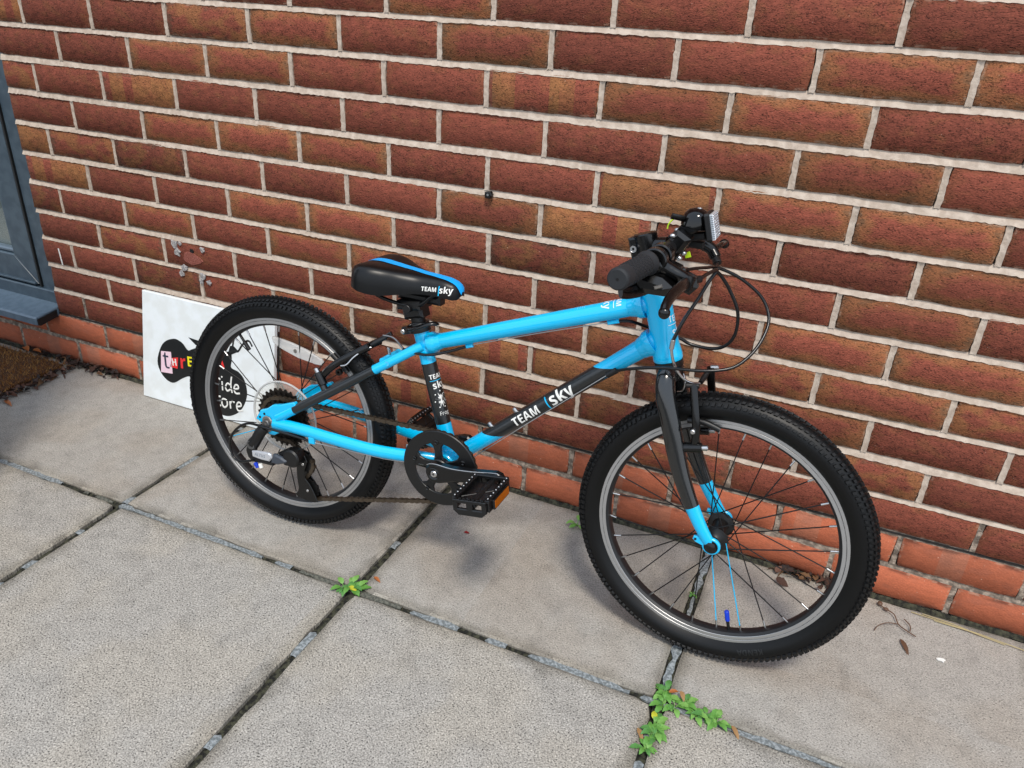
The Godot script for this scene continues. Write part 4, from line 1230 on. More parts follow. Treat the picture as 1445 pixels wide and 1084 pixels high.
func build_bike() -> void:
	var f := Vector3(0.99988, 0, -0.01535); var u := Vector3(-0.00131, 0.99634, -0.0855); var n := Vector3(0.01529, 0.08551, 0.99622)
	var B := thing("bicycle", "bright blue and black child's bicycle leaning against the brick wall", "bicycle", Transform3D(Basis(f, u, n), Vector3(-0.1771, 0.0, 0.3218)))
	var bb := Vector3(0.3715, 0.2505, 0.0)
	var st_top := Vector3(0.2945, 0.4905, 0.0)
	var ht0 := Vector3(0.7410, 0.5290, 0.0); var ht1 := Vector3(0.7030, 0.6400, 0.0)
	var hta := (ht1 - ht0).normalized()
	# --- frame
	obj("seat_tube", mb().tube([bb, st_top], 0.0143, 28), M.blue, B)
	obj("seat_tube_band", sleeve(bb.lerp(st_top, 0.285), bb.lerp(st_top, 0.752), 0.01452, 0.01452, st_top - bb, st_top - bb), M.band, B)
	var tt0 := Vector3(0.3070, 0.4655, 0); var tt1 := Vector3(0.7085, 0.6185, 0)
	obj("top_tube", mb().tube([tt0, tt0.lerp(tt1, 0.5), tt1], [0.0138, 0.0146, 0.0156], 28), M.blue, B)
	var dt1 := Vector3(0.7300, 0.5690, 0)
	obj("down_tube", mb().tube([bb, bb.lerp(dt1, 0.4), bb.lerp(dt1, 0.8), dt1], [0.0142, 0.0142, 0.0150, 0.0172], 28), M.blue, B)
	obj("down_tube_band", sleeve(bb.lerp(dt1, 0.230), bb.lerp(dt1, 0.776), 0.01442, 0.01502, Vector3(-0.10, 1, 0), Vector3(-0.20, 1, 0), 32), M.band, B)
	obj("head_tube", mb().lathe(V2([0.0, 0.0, 0.0225, 0.0, 0.0238, 0.003, 0.0236, 0.010, 0.0216, 0.028, 0.0212, 0.060, 0.0216, 0.088, 0.0232, 0.106, 0.0235, 0.115, 0.0225, 0.118, 0.0, 0.118]), MB.along(ht0, ht1), 32), M.blue, B)
	obj("bottom_bracket", mb().cyl(bb + Vector3(0, 0, -0.034), bb + Vector3(0, 0, 0.034), 0.0205, 28, 0.002), M.blue, B)
	# weld beads where the tubes meet
	var wl := mb()
	for q in [[tt0, tt1, 0.0150, 0.034], [tt1, tt0, 0.0170, 0.044], [bb, dt1, 0.0152, 0.029], [dt1, bb, 0.0182, 0.046], [bb, st_top, 0.0152, 0.021]]:
		var dirw: Vector3 = (q[1] - q[0]).normalized()
		var ax := MB.along(q[0] + dirw * (q[3] - 0.012), q[1])
		wl.lathe(V2([q[2] - 0.0030, 0.016, q[2] - 0.0008, 0.012, q[2] + 0.0003, 0.006, q[2] + 0.0020, 0.001, q[2] + 0.0045, -0.003, q[2] + 0.0045, -0.012, q[2] - 0.003, -0.012]), ax, 28, true, 80.0)
	obj("weld", wl, M.blue, B)
	for s in [1.0, -1.0]:
		var zs := Vector3(1, 1, s)
		var ss := []
		for p in V3([0.3050, 0.4640, 0.010, 0.2780, 0.4455, 0.020, 0.2400, 0.4195, 0.030, 0.1800, 0.3785, 0.042, 0.1000, 0.3230, 0.056, 0.0420, 0.2835, 0.060, 0.0200, 0.2690, 0.060]): ss.append(p * zs)
		obj("seat_stay", mb().tube(smooth_path(ss), 0.0091, 18), M.blue, B)
		var sb := []
		for p in V3([0.2210, 0.4065, 0.0345, 0.1800, 0.3785, 0.042, 0.1000, 0.3230, 0.056, 0.0600, 0.2957, 0.0592]): sb.append(p * zs)
		obj("seat_stay_band", mb().tube(smooth_path(sb), 0.0094, 18), M.band, B)
		var cs := []
		for p in V3([0.3600, 0.2500, 0.020, 0.3200, 0.2530, 0.034, 0.2700, 0.2520, 0.046, 0.2228, 0.2520, 0.053, 0.1472, 0.2560, 0.060, 0.0822, 0.2585, 0.062, 0.0400, 0.2570, 0.061, 0.0080, 0.2540, 0.060]): cs.append(p * zs)
		obj("chain_stay", mb().tube(smooth_path(cs), Vector2(0.0095, 0.0124), 18), M.blue, B)
		obj("dropout", mb().prism(V2([-0.031, 0.256, -0.019, 0.277, -0.004, 0.283, 0.010, 0.2945, 0.030, 0.300, 0.062, 0.313, 0.070, 0.303, 0.046, 0.284, 0.037, 0.272, 0.040, 0.264, 0.066, 0.267, 0.066, 0.250, 0.030, 0.242, 0.012, 0.230, 0.001, 0.229, -0.007, 0.236, -0.009, 0.250, -0.021, 0.252]), 0.010, at(Vector3(0, 0, s * 0.060)), 0.0015), M.blue, B)
		for e in [Vector2(-0.020, 0.2625), Vector2(-0.009, 0.272)]:
			obj("eyelet", mb().cyl(Vector3(e.x, e.y, s * 0.0652) - Vector3(0, 0, 0.0003), Vector3(e.x, e.y, s * 0.0652) + Vector3(0, 0, 0.0003), 0.0026, 12), M.hole, B)
		# rack eyelet and fixing on the stay
		obj("eyelet", mb().lathe(V2([0.0018, 0.0, 0.0042, 0.0, 0.0046, 0.0012, 0.0018, 0.0012]), Transform3D(ZY, Vector3(0.2479, 0.425, s * 0.0362)), 16, true), M.blue_light, B)
		obj("eyelet_hole", mb().cyl(Vector3(0.2479, 0.425, s * 0.0362), Vector3(0.2479, 0.425, s * 0.0368), 0.0019, 10), M.hole, B)
	obj("stay_bridge", mb().cyl(Vector3(0.305, 0.262, -0.036), Vector3(0.305, 0.262, 0.036), 0.006, 14), M.blue, B)
	obj("bridge_bolt", mb().cyl(Vector3(0.300, 0.262, 0.040), Vector3(0.298, 0.277, 0.040), 0.0036, 12, 0.001), M.steel, B)
	var brz := mb().cyl(Vector3(0.234, 0.425, -0.03), Vector3(0.234, 0.425, 0.03), 0.006, 14)
	obj("stay_bridge", brz, M.blue, B)
	obj("bridge_bolt", mb().cyl(Vector3(0.2350, 0.430, 0.006), Vector3(0.232, 0.4445, 0.006), 0.0032, 10, 0.001), M.steel, B)
	for q in [[0.4460, 0.3365], [0.4915, 0.3765]]:
		var o := Vector3(q[0], q[1], 0.0); var up := Vector3(-0.664, 0.748, 0)
		obj("bottle_bolt", mb().cyl(o + up * -0.004, o + up * 0.0075, 0.0042, 14, 0.001), M.steel, B)
	# cable stops
	obj("cable_stop", mb().box(rz(Vector3(0.6440, 0.5735, 0.0), 0.364), Vector3(0.020, 0.007, 0.008), 0.0015), M.blue, B)
	obj("cable_stop", mb().box(rz(Vector3(0.3930, 0.4795, 0.0), 0.364), Vector3(0.014, 0.007, 0.008), 0.0015), M.blue, B)
	obj("cable_stop", mb().cyl(Vector3(0.648, 0.4855, 0.013), Vector3(0.664, 0.4985, 0.013), 0.0055, 14, 0.001), M.blk, B)
	obj("cable_stop", mb().box(rz(Vector3(0.1030, 0.2440, 0.066), 0.05), Vector3(0.013, 0.014, 0.008), 0.0015), M.blue, B)
	# --- lettering on the frame
	var dd := (dt1 - bb).normalized(); var L := 0.1455
	var p0 := bb + dd * 0.1610
	obj("lettering", wrap_along(letters("TEAM", 0.0163), p0 + dd * 0.001, dd, Vector3(0, 0, 1), 0.0149), M.white, B)
	var bar := mb()
	for i in 10: bar.quad(Vector3(0, -0.014 + 0.0028 * i, 0), Vector3(0, -0.014 + 0.0028 * (i + 1), 0), Vector3(0.0024, -0.014 + 0.0028 * (i + 1), 0), Vector3(0.0024, -0.014 + 0.0028 * i, 0), 1)
	obj("blue_line", wrap_along(bar, p0 + dd * 0.0795, dd, Vector3(0, 0, 1), 0.0151), M.blue_print, B)
	obj("lettering", wrap_along(letters("sky", 0.0225), p0 + dd * 0.0865, dd, Vector3(-0.10, 0.112, 1), 0.0151), M.white, B)
	var sa := (st_top - bb).normalized()
	var face := Vector3(0.86, 0.0, 0.51)
	var sp0 := bb + sa * 0.0
	obj("lettering", wrap_round(place(letters("TEAM", 0.0085), at(Vector3(-0.013, 0, 0))), bb + sa * 0.1640, sa, face, 0.0147), M.white, B)
	var ln := mb()
	for i in 12: ln.quad(Vector3(-0.0135 + 0.0025 * i, 0, 0), Vector3(-0.0135 + 0.0025 * (i + 1), 0, 0), Vector3(-0.0135 + 0.0025 * (i + 1), 0.0012, 0), Vector3(-0.0135 + 0.0025 * i, 0.0012, 0), 1)
	obj("blue_line", wrap_round(ln, bb + sa * 0.1558, sa, face, 0.0147), M.blue_print, B)
	obj("lettering", wrap_round(place(letters("sky", 0.0125), at(Vector3(-0.0105, 0, 0))), bb + sa * 0.1475, sa, face, 0.0147), M.white, B)
	rng.seed = 15
	var splat := mb(); var ring := []
	for i in 26: ring.append(Vector2(cos(TAU * i / 26), sin(TAU * i / 26) * 1.2) * 0.0078 * (rng.randf_range(0.9, 1.7) if i % 2 == 0 else rng.randf_range(0.55, 0.9)))
	for i in 26:
		splat.tri(Vector3.ZERO, Vector3(ring[i].x, ring[i].y, 0), Vector3(ring[(i + 1) % 26].x, ring[(i + 1) % 26].y, 0), 1)
	for i in 7:
		var c := Vector3(cos(i * 0.9 + 1.5), sin(i * 0.9 + 1.5) * 1.3, 0) * 0.0125
		for k in 8: splat.tri(c, c + Vector3(cos(TAU * k / 8), sin(TAU * k / 8), 0) * 0.0013, c + Vector3(cos(TAU * (k + 1) / 8), sin(TAU * (k + 1) / 8), 0) * 0.0013, 1)
	obj("white_splat", wrap_round(splat, bb + sa * 0.1195, sa, face, 0.0147), M.white, B)
	obj("lettering", wrap_round(place(letters("Frog", 0.0072, false), at(Vector3(-0.0095, 0, 0))), bb + sa * 0.0930, sa, face, 0.0147), M.white, B)
	# head badge and top tube marks
	var hf := Vector3(0.94, 0.34, 0.10)
	var hm := ht0.lerp(ht1, 0.42)
	obj("lettering", wrap_round(place(letters("TEAM", 0.0100), at(Vector3(-0.0155, 0.0185, 0))), hm, hta, hf, 0.0217), M.white_print, B)
	var hl := mb()
	for i in 12: hl.quad(Vector3(-0.017 + 0.0028 * i, 0.009, 0), Vector3(-0.017 + 0.0028 * (i + 1), 0.009, 0), Vector3(-0.017 + 0.0028 * (i + 1), 0.0102, 0), Vector3(-0.017 + 0.0028 * i, 0.0102, 0), 1)
	obj("white_line", wrap_round(hl, hm, hta, hf, 0.0217), M.white_print, B)
	obj("lettering", wrap_round(place(letters("sky", 0.0150), at(Vector3(-0.0125, -0.003, 0))), hm, hta, hf, 0.0217), M.white_print, B)
	var td := (tt1 - tt0).normalized(); var tup := Vector3(-td.y, td.x, 0)
	var tp := tt0.lerp(tt1, 0.845)
	obj("lettering", wrap_round(place(letters("TEAM", 0.0085), at(Vector3(-0.016, 0.009, 0))), tp, td, Vector3(tup.x, tup.y, 0.15), 0.0158), M.white_print, B)
	var tl := mb()
	for i in 12: tl.quad(Vector3(-0.017 + 0.0028 * i, 0.0, 0), Vector3(-0.017 + 0.0028 * (i + 1), 0.0, 0), Vector3(-0.017 + 0.0028 * (i + 1), 0.0012, 0), Vector3(-0.017 + 0.0028 * i, 0.0012, 0), 1)
	obj("white_line", wrap_round(tl, tp, td, Vector3(tup.x, tup.y, 0.15), 0.0158), M.white_print, B)
	obj("lettering", wrap_round(place(letters("sky", 0.0125), at(Vector3(-0.0115, -0.0105, 0))), tp, td, Vector3(tup.x, tup.y, 0.15), 0.0158), M.white_print, B)
	var ti := mb()
	for i in 4:
		for k in 3: ti.quad(Vector3(-0.008 + 0.003 * k, 0.004 * i, 0), Vector3(-0.008 + 0.003 * (k + 1), 0.004 * i, 0), Vector3(-0.008 + 0.003 * (k + 1), 0.004 * i + 0.0007, 0), Vector3(-0.008 + 0.003 * k, 0.004 * i + 0.0007, 0), 1)
	obj("fine_print", wrap_round(ti, tt0.lerp(tt1, 0.70), td, Vector3(tup.x, tup.y, 0.5), 0.0152), M.pale_print, B)

	# --- saddle and post
	obj("seat_post", mb().tube([st_top - sa * 0.02, st_top + sa * 0.050], 0.0132, 24), M.blk, B)
	var cl := mb()
	cl.lathe(V2([0.0142, -0.009, 0.0182, -0.009, 0.0188, -0.007, 0.0188, 0.006, 0.0180, 0.008, 0.0135, 0.008]), MB.along(st_top + sa * 0.005, st_top + sa * 0.1), 28, true)
	cl.box(Transform3D(Basis(Vector3(0, 0, 1), 0.31), Vector3(0.2745, 0.488, 0.010)), Vector3(0.018, 0.014, 0.018), 0.003)
	obj("seat_clamp", cl, M.blk, B)
	obj("clamp_bolt", mb().cyl(Vector3(0.2690, 0.4860, 0.018), Vector3(0.2690, 0.4860, 0.0215), 0.0042, 14, 0.001), M.steel, B)
	var qr := []
	for i in 25:
		var a := TAU * i / 24.0
		var e := Vector3(cos(a) * 0.030, 0.0025 * sin(a * 2.0), sin(a) * 0.0125)
		qr.append(Vector3(0.3085, 0.5060, 0.0215) + Basis(Vector3(0, 0, 1), 0.31) * e)
	obj("quick_release", mb().tube(qr, Vector2(0.0042, 0.0026), 10, false), M.blk_shiny, B)
	var cp := st_top + sa * 0.042
	var sc := mb()
	sc.box(Transform3D(Basis(Vector3(0, 0, 1), 0.28), cp + Vector3(0.002, -0.006, 0)), Vector3(0.040, 0.026, 0.034), 0.005)
	sc.box(Transform3D(Basis(Vector3(0, 0, 1), 0.12), cp + Vector3(0.0, 0.008, 0)), Vector3(0.046, 0.016, 0.058), 0.004)
	sc.cyl(cp + Vector3(0.002, 0.004, -0.036), cp + Vector3(0.002, 0.004, 0.036), 0.0075, 16, 0.001)
	sc.box(Transform3D(Basis(Vector3(0, 0, 1), 0.0), cp + Vector3(0.012, 0.022, 0)), Vector3(0.085, 0.018, 0.030), 0.006)
	obj("saddle_clamp", sc, M.blk, B)
	for s in [1.0, -1.0]:
		var rp := []
		for p in V3([0.190, 0.572, 0.040, 0.214, 0.553, 0.034, 0.240, 0.5425, 0.028, 0.283, 0.5385, 0.026, 0.305, 0.5440, 0.024, 0.325, 0.5620, 0.020, 0.350, 0.576, 0.012]): rp.append(p * Vector3(1, 1, s))
		obj("saddle_rail", mb().tube(smooth_path(rp), 0.0034, 12), M.rail, B)
	build_saddle(B)

	# --- fork, turned with the front wheel
	var fw := Vector3(0.8698, 0.248, 0.0)
	var steer := Basis(Vector3.UP, -deg_to_rad(3.6))
	obj("headset_ring", mb().lathe(V2([0.016, -0.012, 0.0215, -0.012, 0.0228, -0.009, 0.0232, -0.0008, 0.016, -0.0008]), MB.along(ht0, ht1), 30, true), M.blk, B)
	var fk := mb()
	fk.lathe(V2([0.0, -0.032, 0.020, -0.032, 0.0225, -0.028, 0.0225, -0.014, 0.021, -0.0125, 0.0, -0.0125]), MB.along(ht0, ht1), 28)
	obj("fork_crown", fk, M.fork, B)
	for s in [1.0, -1.0]:
		var zo := steer * Vector3(0, 0, 1)
		var pts := []; var rr := []
		var src := [[0.7445, 0.5140, 0.010, 0.0140, 0.0130], [0.7450, 0.5080, 0.024, 0.0152, 0.0135], [0.7510, 0.4820, 0.0345, 0.0162, 0.0130], [0.7672, 0.4398, 0.0400, 0.0160, 0.0125], [0.7876, 0.3843, 0.0440, 0.0150, 0.0118], [0.8050, 0.3450, 0.0465, 0.0135, 0.0110], [0.8245, 0.3090, 0.0482, 0.0120, 0.0100], [0.8465, 0.2740, 0.0495, 0.0104, 0.0085], [0.8625, 0.2530, 0.0500, 0.0092, 0.0060]]
		for q in src:
			# measured on the near side: shift back by the turn of the near leg
			pts.append(Vector3(q[0] + 0.063 * q[2] * (1.0 if s > 0 else 1.0), q[1], 0) + zo * (q[2] * s) - Vector3(0.0, 0, 0))
			rr.append(Vector2(q[4], q[3]))
		var sp := smooth_path(pts, 4); var sr := []
		for i in sp.size():
			var a: Vector2 = rr[i / 4]; var c: Vector2 = rr[mini(rr.size() - 1, i / 4 + 1)]
			sr.append(a.lerp(c, (i % 4) / 4.0))
		var cut := 24
		obj("fork_leg", mb().tube(sp.slice(0, cut + 1), sr.slice(0, cut + 1), 22, true, Vector3(0, 0, 1)), M.fork, B)
		obj("fork_tip", mb().tube(sp.slice(cut), sr.slice(cut), 22, true, Vector3(0, 0, 1)), M.blue, B)
		var de := mb()
		var dp := []
		for i in 20: dp.append(Vector2(cos(TAU * i / 20.0), sin(TAU * i / 20.0)) * 0.0150)
		var dx := Transform3D(steer, fw + zo * (0.0500 * s))
		de.prism(dp, 0.007, dx, 0.0015)
		de.prism(V2([-0.012, 0.006, -0.024, 0.012, -0.030, 0.010, -0.031, 0.004, -0.026, 0.000, -0.010, -0.004]), 0.0068, dx, 0.0015)
		obj("fork_end", de, M.blue, B)
		obj("eyelet", mb().cyl(dx * Vector3(-0.0265, 0.006, s * 0.0034), dx * Vector3(-0.0265, 0.006, s * 0.0040), 0.0022, 10), M.hole, B)
		var nut := mb()
		nut.lathe(V2([0.0, 0.0, 0.0095, 0.0, 0.0100, 0.001, 0.0100, 0.003, 0.0070, 0.0055, 0.0, 0.0060]), Transform3D(Basis(steer * Vector3(1, 0, 0), zo * s, steer * Vector3(0, -1, 0) * s), fw + zo * (0.0533 * s)), 6)
		nut.lathe(V2([0.0, 0.0, 0.0115, 0.0, 0.0115, 0.0015, 0.0, 0.0015]), Transform3D(Basis(steer * Vector3(1, 0, 0), zo * s, steer * Vector3(0, -1, 0) * s), fw + zo * (0.0530 * s)), 24)
		obj("axle_nut", nut, M.blk_shiny, B)
	obj("reflector_mount", mb().cyl(Vector3(0.738, 0.512, 0.002), Vector3(0.728, 0.514, 0.002), 0.005, 12, 0.001), M.steel, B)
	# --- wheels
	make_wheel(B, Transform3D(Basis(), Vector3(0, 0.248, 0)), true, "rear wheel with cassette and clear spoke guard")
	make_wheel(B, Transform3D(steer, fw), false, "front wheel with two blue spokes and a blue valve cap")
	build_drive(B)
	build_brakes(B)
	build_bar(B)
	build_cables(B)

# the saddle's skin: s runs from its tail to its nose, t from side to side
func sad(s: float) -> Array:
	var K := [[0.0, 0.1785, 0.030, 0.5900, 0.024], [0.03, 0.1809, 0.048, 0.5985, 0.034], [0.10, 0.1917, 0.063, 0.6060, 0.043], [0.22, 0.2135, 0.0690, 0.6095, 0.050], [0.36, 0.2409, 0.061, 0.6070, 0.050], [0.50, 0.2692, 0.045, 0.6010, 0.041], [0.63, 0.2966, 0.0325, 0.5965, 0.033], [0.78, 0.3288, 0.026, 0.5945, 0.030], [0.90, 0.3533, 0.0225, 0.5915, 0.029], [0.96, 0.3656, 0.018, 0.5865, 0.025], [0.99, 0.3718, 0.0115, 0.5795, 0.016], [1.0, 0.3736, 0.005, 0.5735, 0.006]]
	for i in K.size() - 1:
		if s <= K[i + 1][0]:
			var f: float = (s - K[i][0]) / (K[i + 1][0] - K[i][0])
			var r := []
			for k in 5:
				var p0: float = K[maxi(0, i - 1)][k]; var p3: float = K[mini(K.size() - 1, i + 2)][k]
				r.append(cubic_interpolate_in_time(K[i][k], K[i + 1][k], p0, p3, f, K[i + 1][0] - K[i][0], K[maxi(0, i - 1)][0] - K[i][0], K[mini(K.size() - 1, i + 2)][0] - K[i][0]) if k > 0 and i > 0 and i < K.size() - 2 else lerpf(K[i][k], K[i + 1][k], f))
			return r
	return K[K.size() - 1]
func sad_point(s: float, t: float, lift := 0.0) -> Vector3:
	var q := sad(s)
	var a := absf(t)
	var z: float = q[2] * sin(minf(a, 1.0) * PI * 0.5) * signf(t)
	var c := 0.014 * smoothstep(0.62, 0.30, s) * smoothstep(0.0, 0.06, s); var p := lerpf(4.6, 2.8, smoothstep(0.3, 0.65, s))
	var y: float = q[3] - c * 0.4 + c * a * a - (q[4] + c * 0.6) * pow(a, p)
	return Vector3(q[1], y + lift, z + signf(t) * lift * a)
func build_saddle(B: Node3D) -> void:
	var b := mb(); var NS := 56; var NT := 28
	var rows := []
	for i in NS + 1:
		var row := []
		for k in NT + 1: row.append(sad_point(float(i) / NS, lerpf(-1, 1, float(k) / NT)))
		rows.append(row)
	for i in NS:
		for k in NT: b.quad(rows[i][k], rows[i][k + 1], rows[i + 1][k + 1], rows[i + 1][k], 1)
	for i in NS:   # underside, pulled up and in
		var A := []; var C := []
		for q in [[rows[i], A], [rows[i + 1], C]]:
			var l: Vector3 = q[0][0]; var r: Vector3 = q[0][NT]
			q[1].append_array([l, Vector3(l.x, l.y + 0.004, l.z * 0.86), Vector3(r.x, r.y + 0.004, r.z * 0.86), r])
		for k in 3: b.quad(A[k], C[k], C[k + 1], A[k + 1], 5 + k)
	for e in [0, NS]:
		for k in range(1, NT): b.tri(rows[e][0], rows[e][k], rows[e][k + 1], 1)
	b.close(0)
	obj("saddle", b, M.leather, B)
	var sbp := mb()
	var prev := []
	for i in 57:
		var s := lerpf(0.035, 0.999, i / 56.0)
		var q := sad(s)
		var hw := 0.0105 if s < 0.25 else lerpf(0.0105, 0.0085, smoothstep(0.25, 0.6, s))
		if s > 0.6: hw = lerpf(0.0085, 0.0110, smoothstep(0.6, 0.9, s))
		var row := []
		for k in 7:
			var zz := lerpf(-hw, hw, k / 6.0)
			var t: float = asin(clampf(zz / q[2], -0.99, 0.99)) / (PI * 0.5)
			var p := sad_point(s, t)
			row.append(p + Vector3(0.0007 if s > 0.96 else 0.0, 0.0006, 0))
		if prev.size() > 0:
			for k in 6: sbp.quad(prev[k], row[k], row[k + 1], prev[k + 1], 1)
		prev = row
	for i in range(0, sbp.V.size(), 3):
		if (sbp.V[i + 1] - sbp.V[i]).cross(sbp.V[i + 2] - sbp.V[i]).dot(Vector3(0.3, 1, 0)) > 0.0:
			var t := sbp.V[i + 1]; sbp.V[i + 1] = sbp.V[i + 2]; sbp.V[i + 2] = t
	obj("saddle_stripe", sbp, M.blue_vinyl, B)
	# lettering low on the near flank
	for q in [["TEAM", 0.0074, 0.3080, 0.5745, M.white, "lettering"], ["sky", 0.0106, 0.3400, 0.5765, M.white, "lettering"], ["|", 0.0120, 0.3348, 0.5758, M.blue_print, "blue_line"]]:
		var l := letters(q[0], q[1])
		for i in l.V.size():
			var v := l.V[i]
			var x: float = q[2] + v.x; var y: float = q[3] + v.y + v.x * 0.06
			var s := 0.5
			for k in 24:   # find the section at this x
				s += (x - sad(s)[1]) / 0.25
				s = clampf(s, 0.1, 0.985)
			var w := sad(s)
			var t: float = pow(clampf((w[3] - y) / w[4], 0.01, 1.0), 1.0 / 2.8)
			l.V[i] = sad_point(s, t) + Vector3(0, 0.0002, 0.0006)
		obj(q[5], l, q[4], B)

func build_drive(B: Node3D) -> void:
	var c := Vector3(0.3715, 0.2505, 0.0)
	# chainring with its guard
	var g := mb()
	g.lathe(V2([0.0510, 0.0485, 0.0520, 0.0475, 0.0735, 0.0475, 0.0750, 0.0485, 0.0750, 0.0502, 0.0735, 0.0515, 0.0520, 0.0515, 0.0510, 0.0505]), lz(0, c.x, c.y), 64, true, 30.0)
	g.cyl(c + Vector3(0, 0, 0.040), c + Vector3(0, 0, 0.056), 0.020, 28, 0.002)
	for i in 5:
		var a := deg_to_rad(100.0 + 72.0 * i)
		g.prism(V2([0.012, -0.012, 0.024, -0.0080, 0.034, -0.0070, 0.043, -0.0085, 0.0515, -0.016, 0.0515, 0.016, 0.043, 0.0085, 0.034, 0.0070, 0.024, 0.0080, 0.012, 0.012]), 0.0055, Transform3D(Basis(Vector3(0, 0, 1), a), c + Vector3(0, 0, 0.0478)), 0.0015)
	obj("chain_guard", g, M.guard, B)
	var bolts := mb()
	for i in 5:
		var a := deg_to_rad(100.0 + 72.0 * i)
		var p := c + Vector3(cos(a), sin(a), 0) * 0.0525
		obj("guard_bolt", mb().lathe(V2([0.0015, 0.0, 0.0042, 0.0, 0.0045, 0.0010, 0.0030, 0.0016, 0.0015, 0.0006]), Transform3D(ZY, p + Vector3(0, 0, 0.0515)), 14, true), M.blk_shiny, B)
	var ringg := mb()
	var outer := []; var nt := 34
	for i in nt:
		var a := TAU * i / nt; var h := TAU / nt
		for q in [[-0.34, 0.0670], [-0.12, 0.0722], [0.12, 0.0722], [0.34, 0.0670]]:
			outer.append(Vector3(cos(a + h * q[0]), sin(a + h * q[0]), 0) * q[1])
	for i in outer.size():
		var j := (i + 1) % outer.size()
		var o0: Vector3 = c + outer[i]; var o1: Vector3 = c + outer[j]
		var i0: Vector3 = c + outer[i].normalized() * 0.057; var i1: Vector3 = c + outer[j].normalized() * 0.057
		for z in [0.0432, 0.0452]:
			ringg.quad(o0 + Vector3(0, 0, z), o1 + Vector3(0, 0, z), i1 + Vector3(0, 0, z), i0 + Vector3(0, 0, z), -1)
		ringg.quad(o0 + Vector3(0, 0, 0.0432), o1 + Vector3(0, 0, 0.0432), o1 + Vector3(0, 0, 0.0452), o0 + Vector3(0, 0, 0.0452), -1)
		ringg.quad(i0 + Vector3(0, 0, 0.0432), i1 + Vector3(0, 0, 0.0432), i1 + Vector3(0, 0, 0.0452), i0 + Vector3(0, 0, 0.0452), -1)
	obj("chainring", ringg, M.dark_metal, B)
	# cranks
	for s in [1.0, -1.0]:
		var dirv: Vector3 = Vector3(0.1265, 0.0295, 0) * s
		var e: Vector3 = c + dirv
		var ang: float = atan2(dirv.y, dirv.x)
		var cr := mb()
		var Lc: float = dirv.length()
		cr.prism(V2([-0.019, 0.0, -0.016, 0.011, -0.008, 0.0185, 0.006, 0.0195, 0.040, 0.0135, 0.080, 0.0118, Lc, 0.0128, Lc + 0.009, 0.009, Lc + 0.013, 0.0, Lc + 0.009, -0.009, Lc, -0.0128, 0.080, -0.0118, 0.040, -0.0135, 0.006, -0.0195, -0.008, -0.0185, -0.016, -0.011]), 0.0155, Transform3D(Basis(Vector3(0, 0, 1), ang) * Basis(Vector3.UP, -0.09 * s), c + Vector3(0, 0, 0.0655 * s)), 0.003)
		obj("crank_arm", cr, M.crank, B)
		if s > 0:
			var ep := []
			for p in V2([-0.012, 0.0168, -0.004, 0.0192, 0.010, 0.0188, 0.040, 0.0128, 0.080, 0.0110, Lc - 0.002, 0.0121, Lc + 0.007, 0.0088, Lc + 0.0115, 0.002]):
				ep.append(Transform3D(Basis(Vector3(0, 0, 1), ang) * Basis(Vector3.UP, -0.09), c + Vector3(0, 0, 0.0655)) * Vector3(p.x, p.y, 0.0068))
			obj("worn_edge", mb().tube(smooth_path(ep, 4), 0.00095, 6), M.steel, B)
			obj("crank_bolt_ring", mb().lathe(V2([0.0078, 0.0, 0.0122, 0.0, 0.0122, 0.0016, 0.0108, 0.0022, 0.0078, 0.0008]), lz(0.0728, c.x, c.y), 28, true), M.blk_shiny, B)
			obj("crank_bolt", mb().lathe(V2([0.0022, -0.001, 0.0022, 0.002, 0.0052, 0.0022, 0.0064, 0.001, 0.0066, -0.001]), lz(0.0738, c.x, c.y), 20, true), M.steel, B)
		build_pedal(B, Transform3D(Basis(Vector3(0, 0, 1), deg_to_rad(9.0) if s > 0 else deg_to_rad(-38.0)), e + Vector3(-0.002, 0, s * 0.1415)), s)
	# cassette, with the clear guard behind it
	var ax := Vector3(0, 0.248, 0)
	var teeth := [30, 26, 22, 19, 16, 14, 12]
	for i in 7:
		var gb := mb()
		var r: float = teeth[i] * 0.0127 / TAU
		gear(teeth[i], r + 0.0022, r - 0.0026, 0.0018, at(ax + Vector3(0, 0, 0.0180 + 0.0040 * i)), gb)
		gb.cyl(ax + Vector3(0, 0, 0.0165 + 0.0040 * i), ax + Vector3(0, 0, 0.0200 + 0.0040 * i), r * 0.55, 24)
		obj("sprocket", gb, M.cass, B)
	obj("spoke_guard", mb().lathe(V2([0.030, 0.0128, 0.060, 0.0132, 0.0735, 0.0150, 0.0755, 0.0165, 0.0755, 0.0150, 0.0735, 0.0136, 0.060, 0.0118, 0.030, 0.0114]), lz(0, ax.x, ax.y), 56, true, 25.0), M.clear, B)
	obj("guard_rim", mb().lathe(V2([0.0735, 0.0134, 0.0735, 0.0156, 0.0752, 0.0172, 0.0770, 0.0168, 0.0772, 0.0140, 0.0755, 0.0130]), lz(0, ax.x, ax.y), 56, true, 25.0), M.clear_plastic, B)
	# chain
	var path := []
	var R := 0.0452
	var arc := func(cx: float, cy: float, r: float, a0: float, a1: float, z0: float, z1: float, k: int) -> void:
		for i in k + 1:
			var a := deg_to_rad(lerpf(a0, a1, float(i) / k))
			path.append(Vector3(cx + cos(a) * r, cy + sin(a) * r, lerpf(z0, z1, float(i) / k)))
	arc.call(0.0, 0.248, R, 94.0, 295.0, 0.0262, 0.0262, 40)
	for p in V3([0.048, 0.1960, 0.034, 0.075, 0.1930, 0.044, 0.0905, 0.1900, 0.050, 0.0955, 0.1790, 0.050, 0.090, 0.1650, 0.050, 0.074, 0.1420, 0.050, 0.0670, 0.1260, 0.050, 0.0700, 0.1110, 0.050, 0.080, 0.1045, 0.050, 0.095, 0.1035, 0.050]): path.append(p)
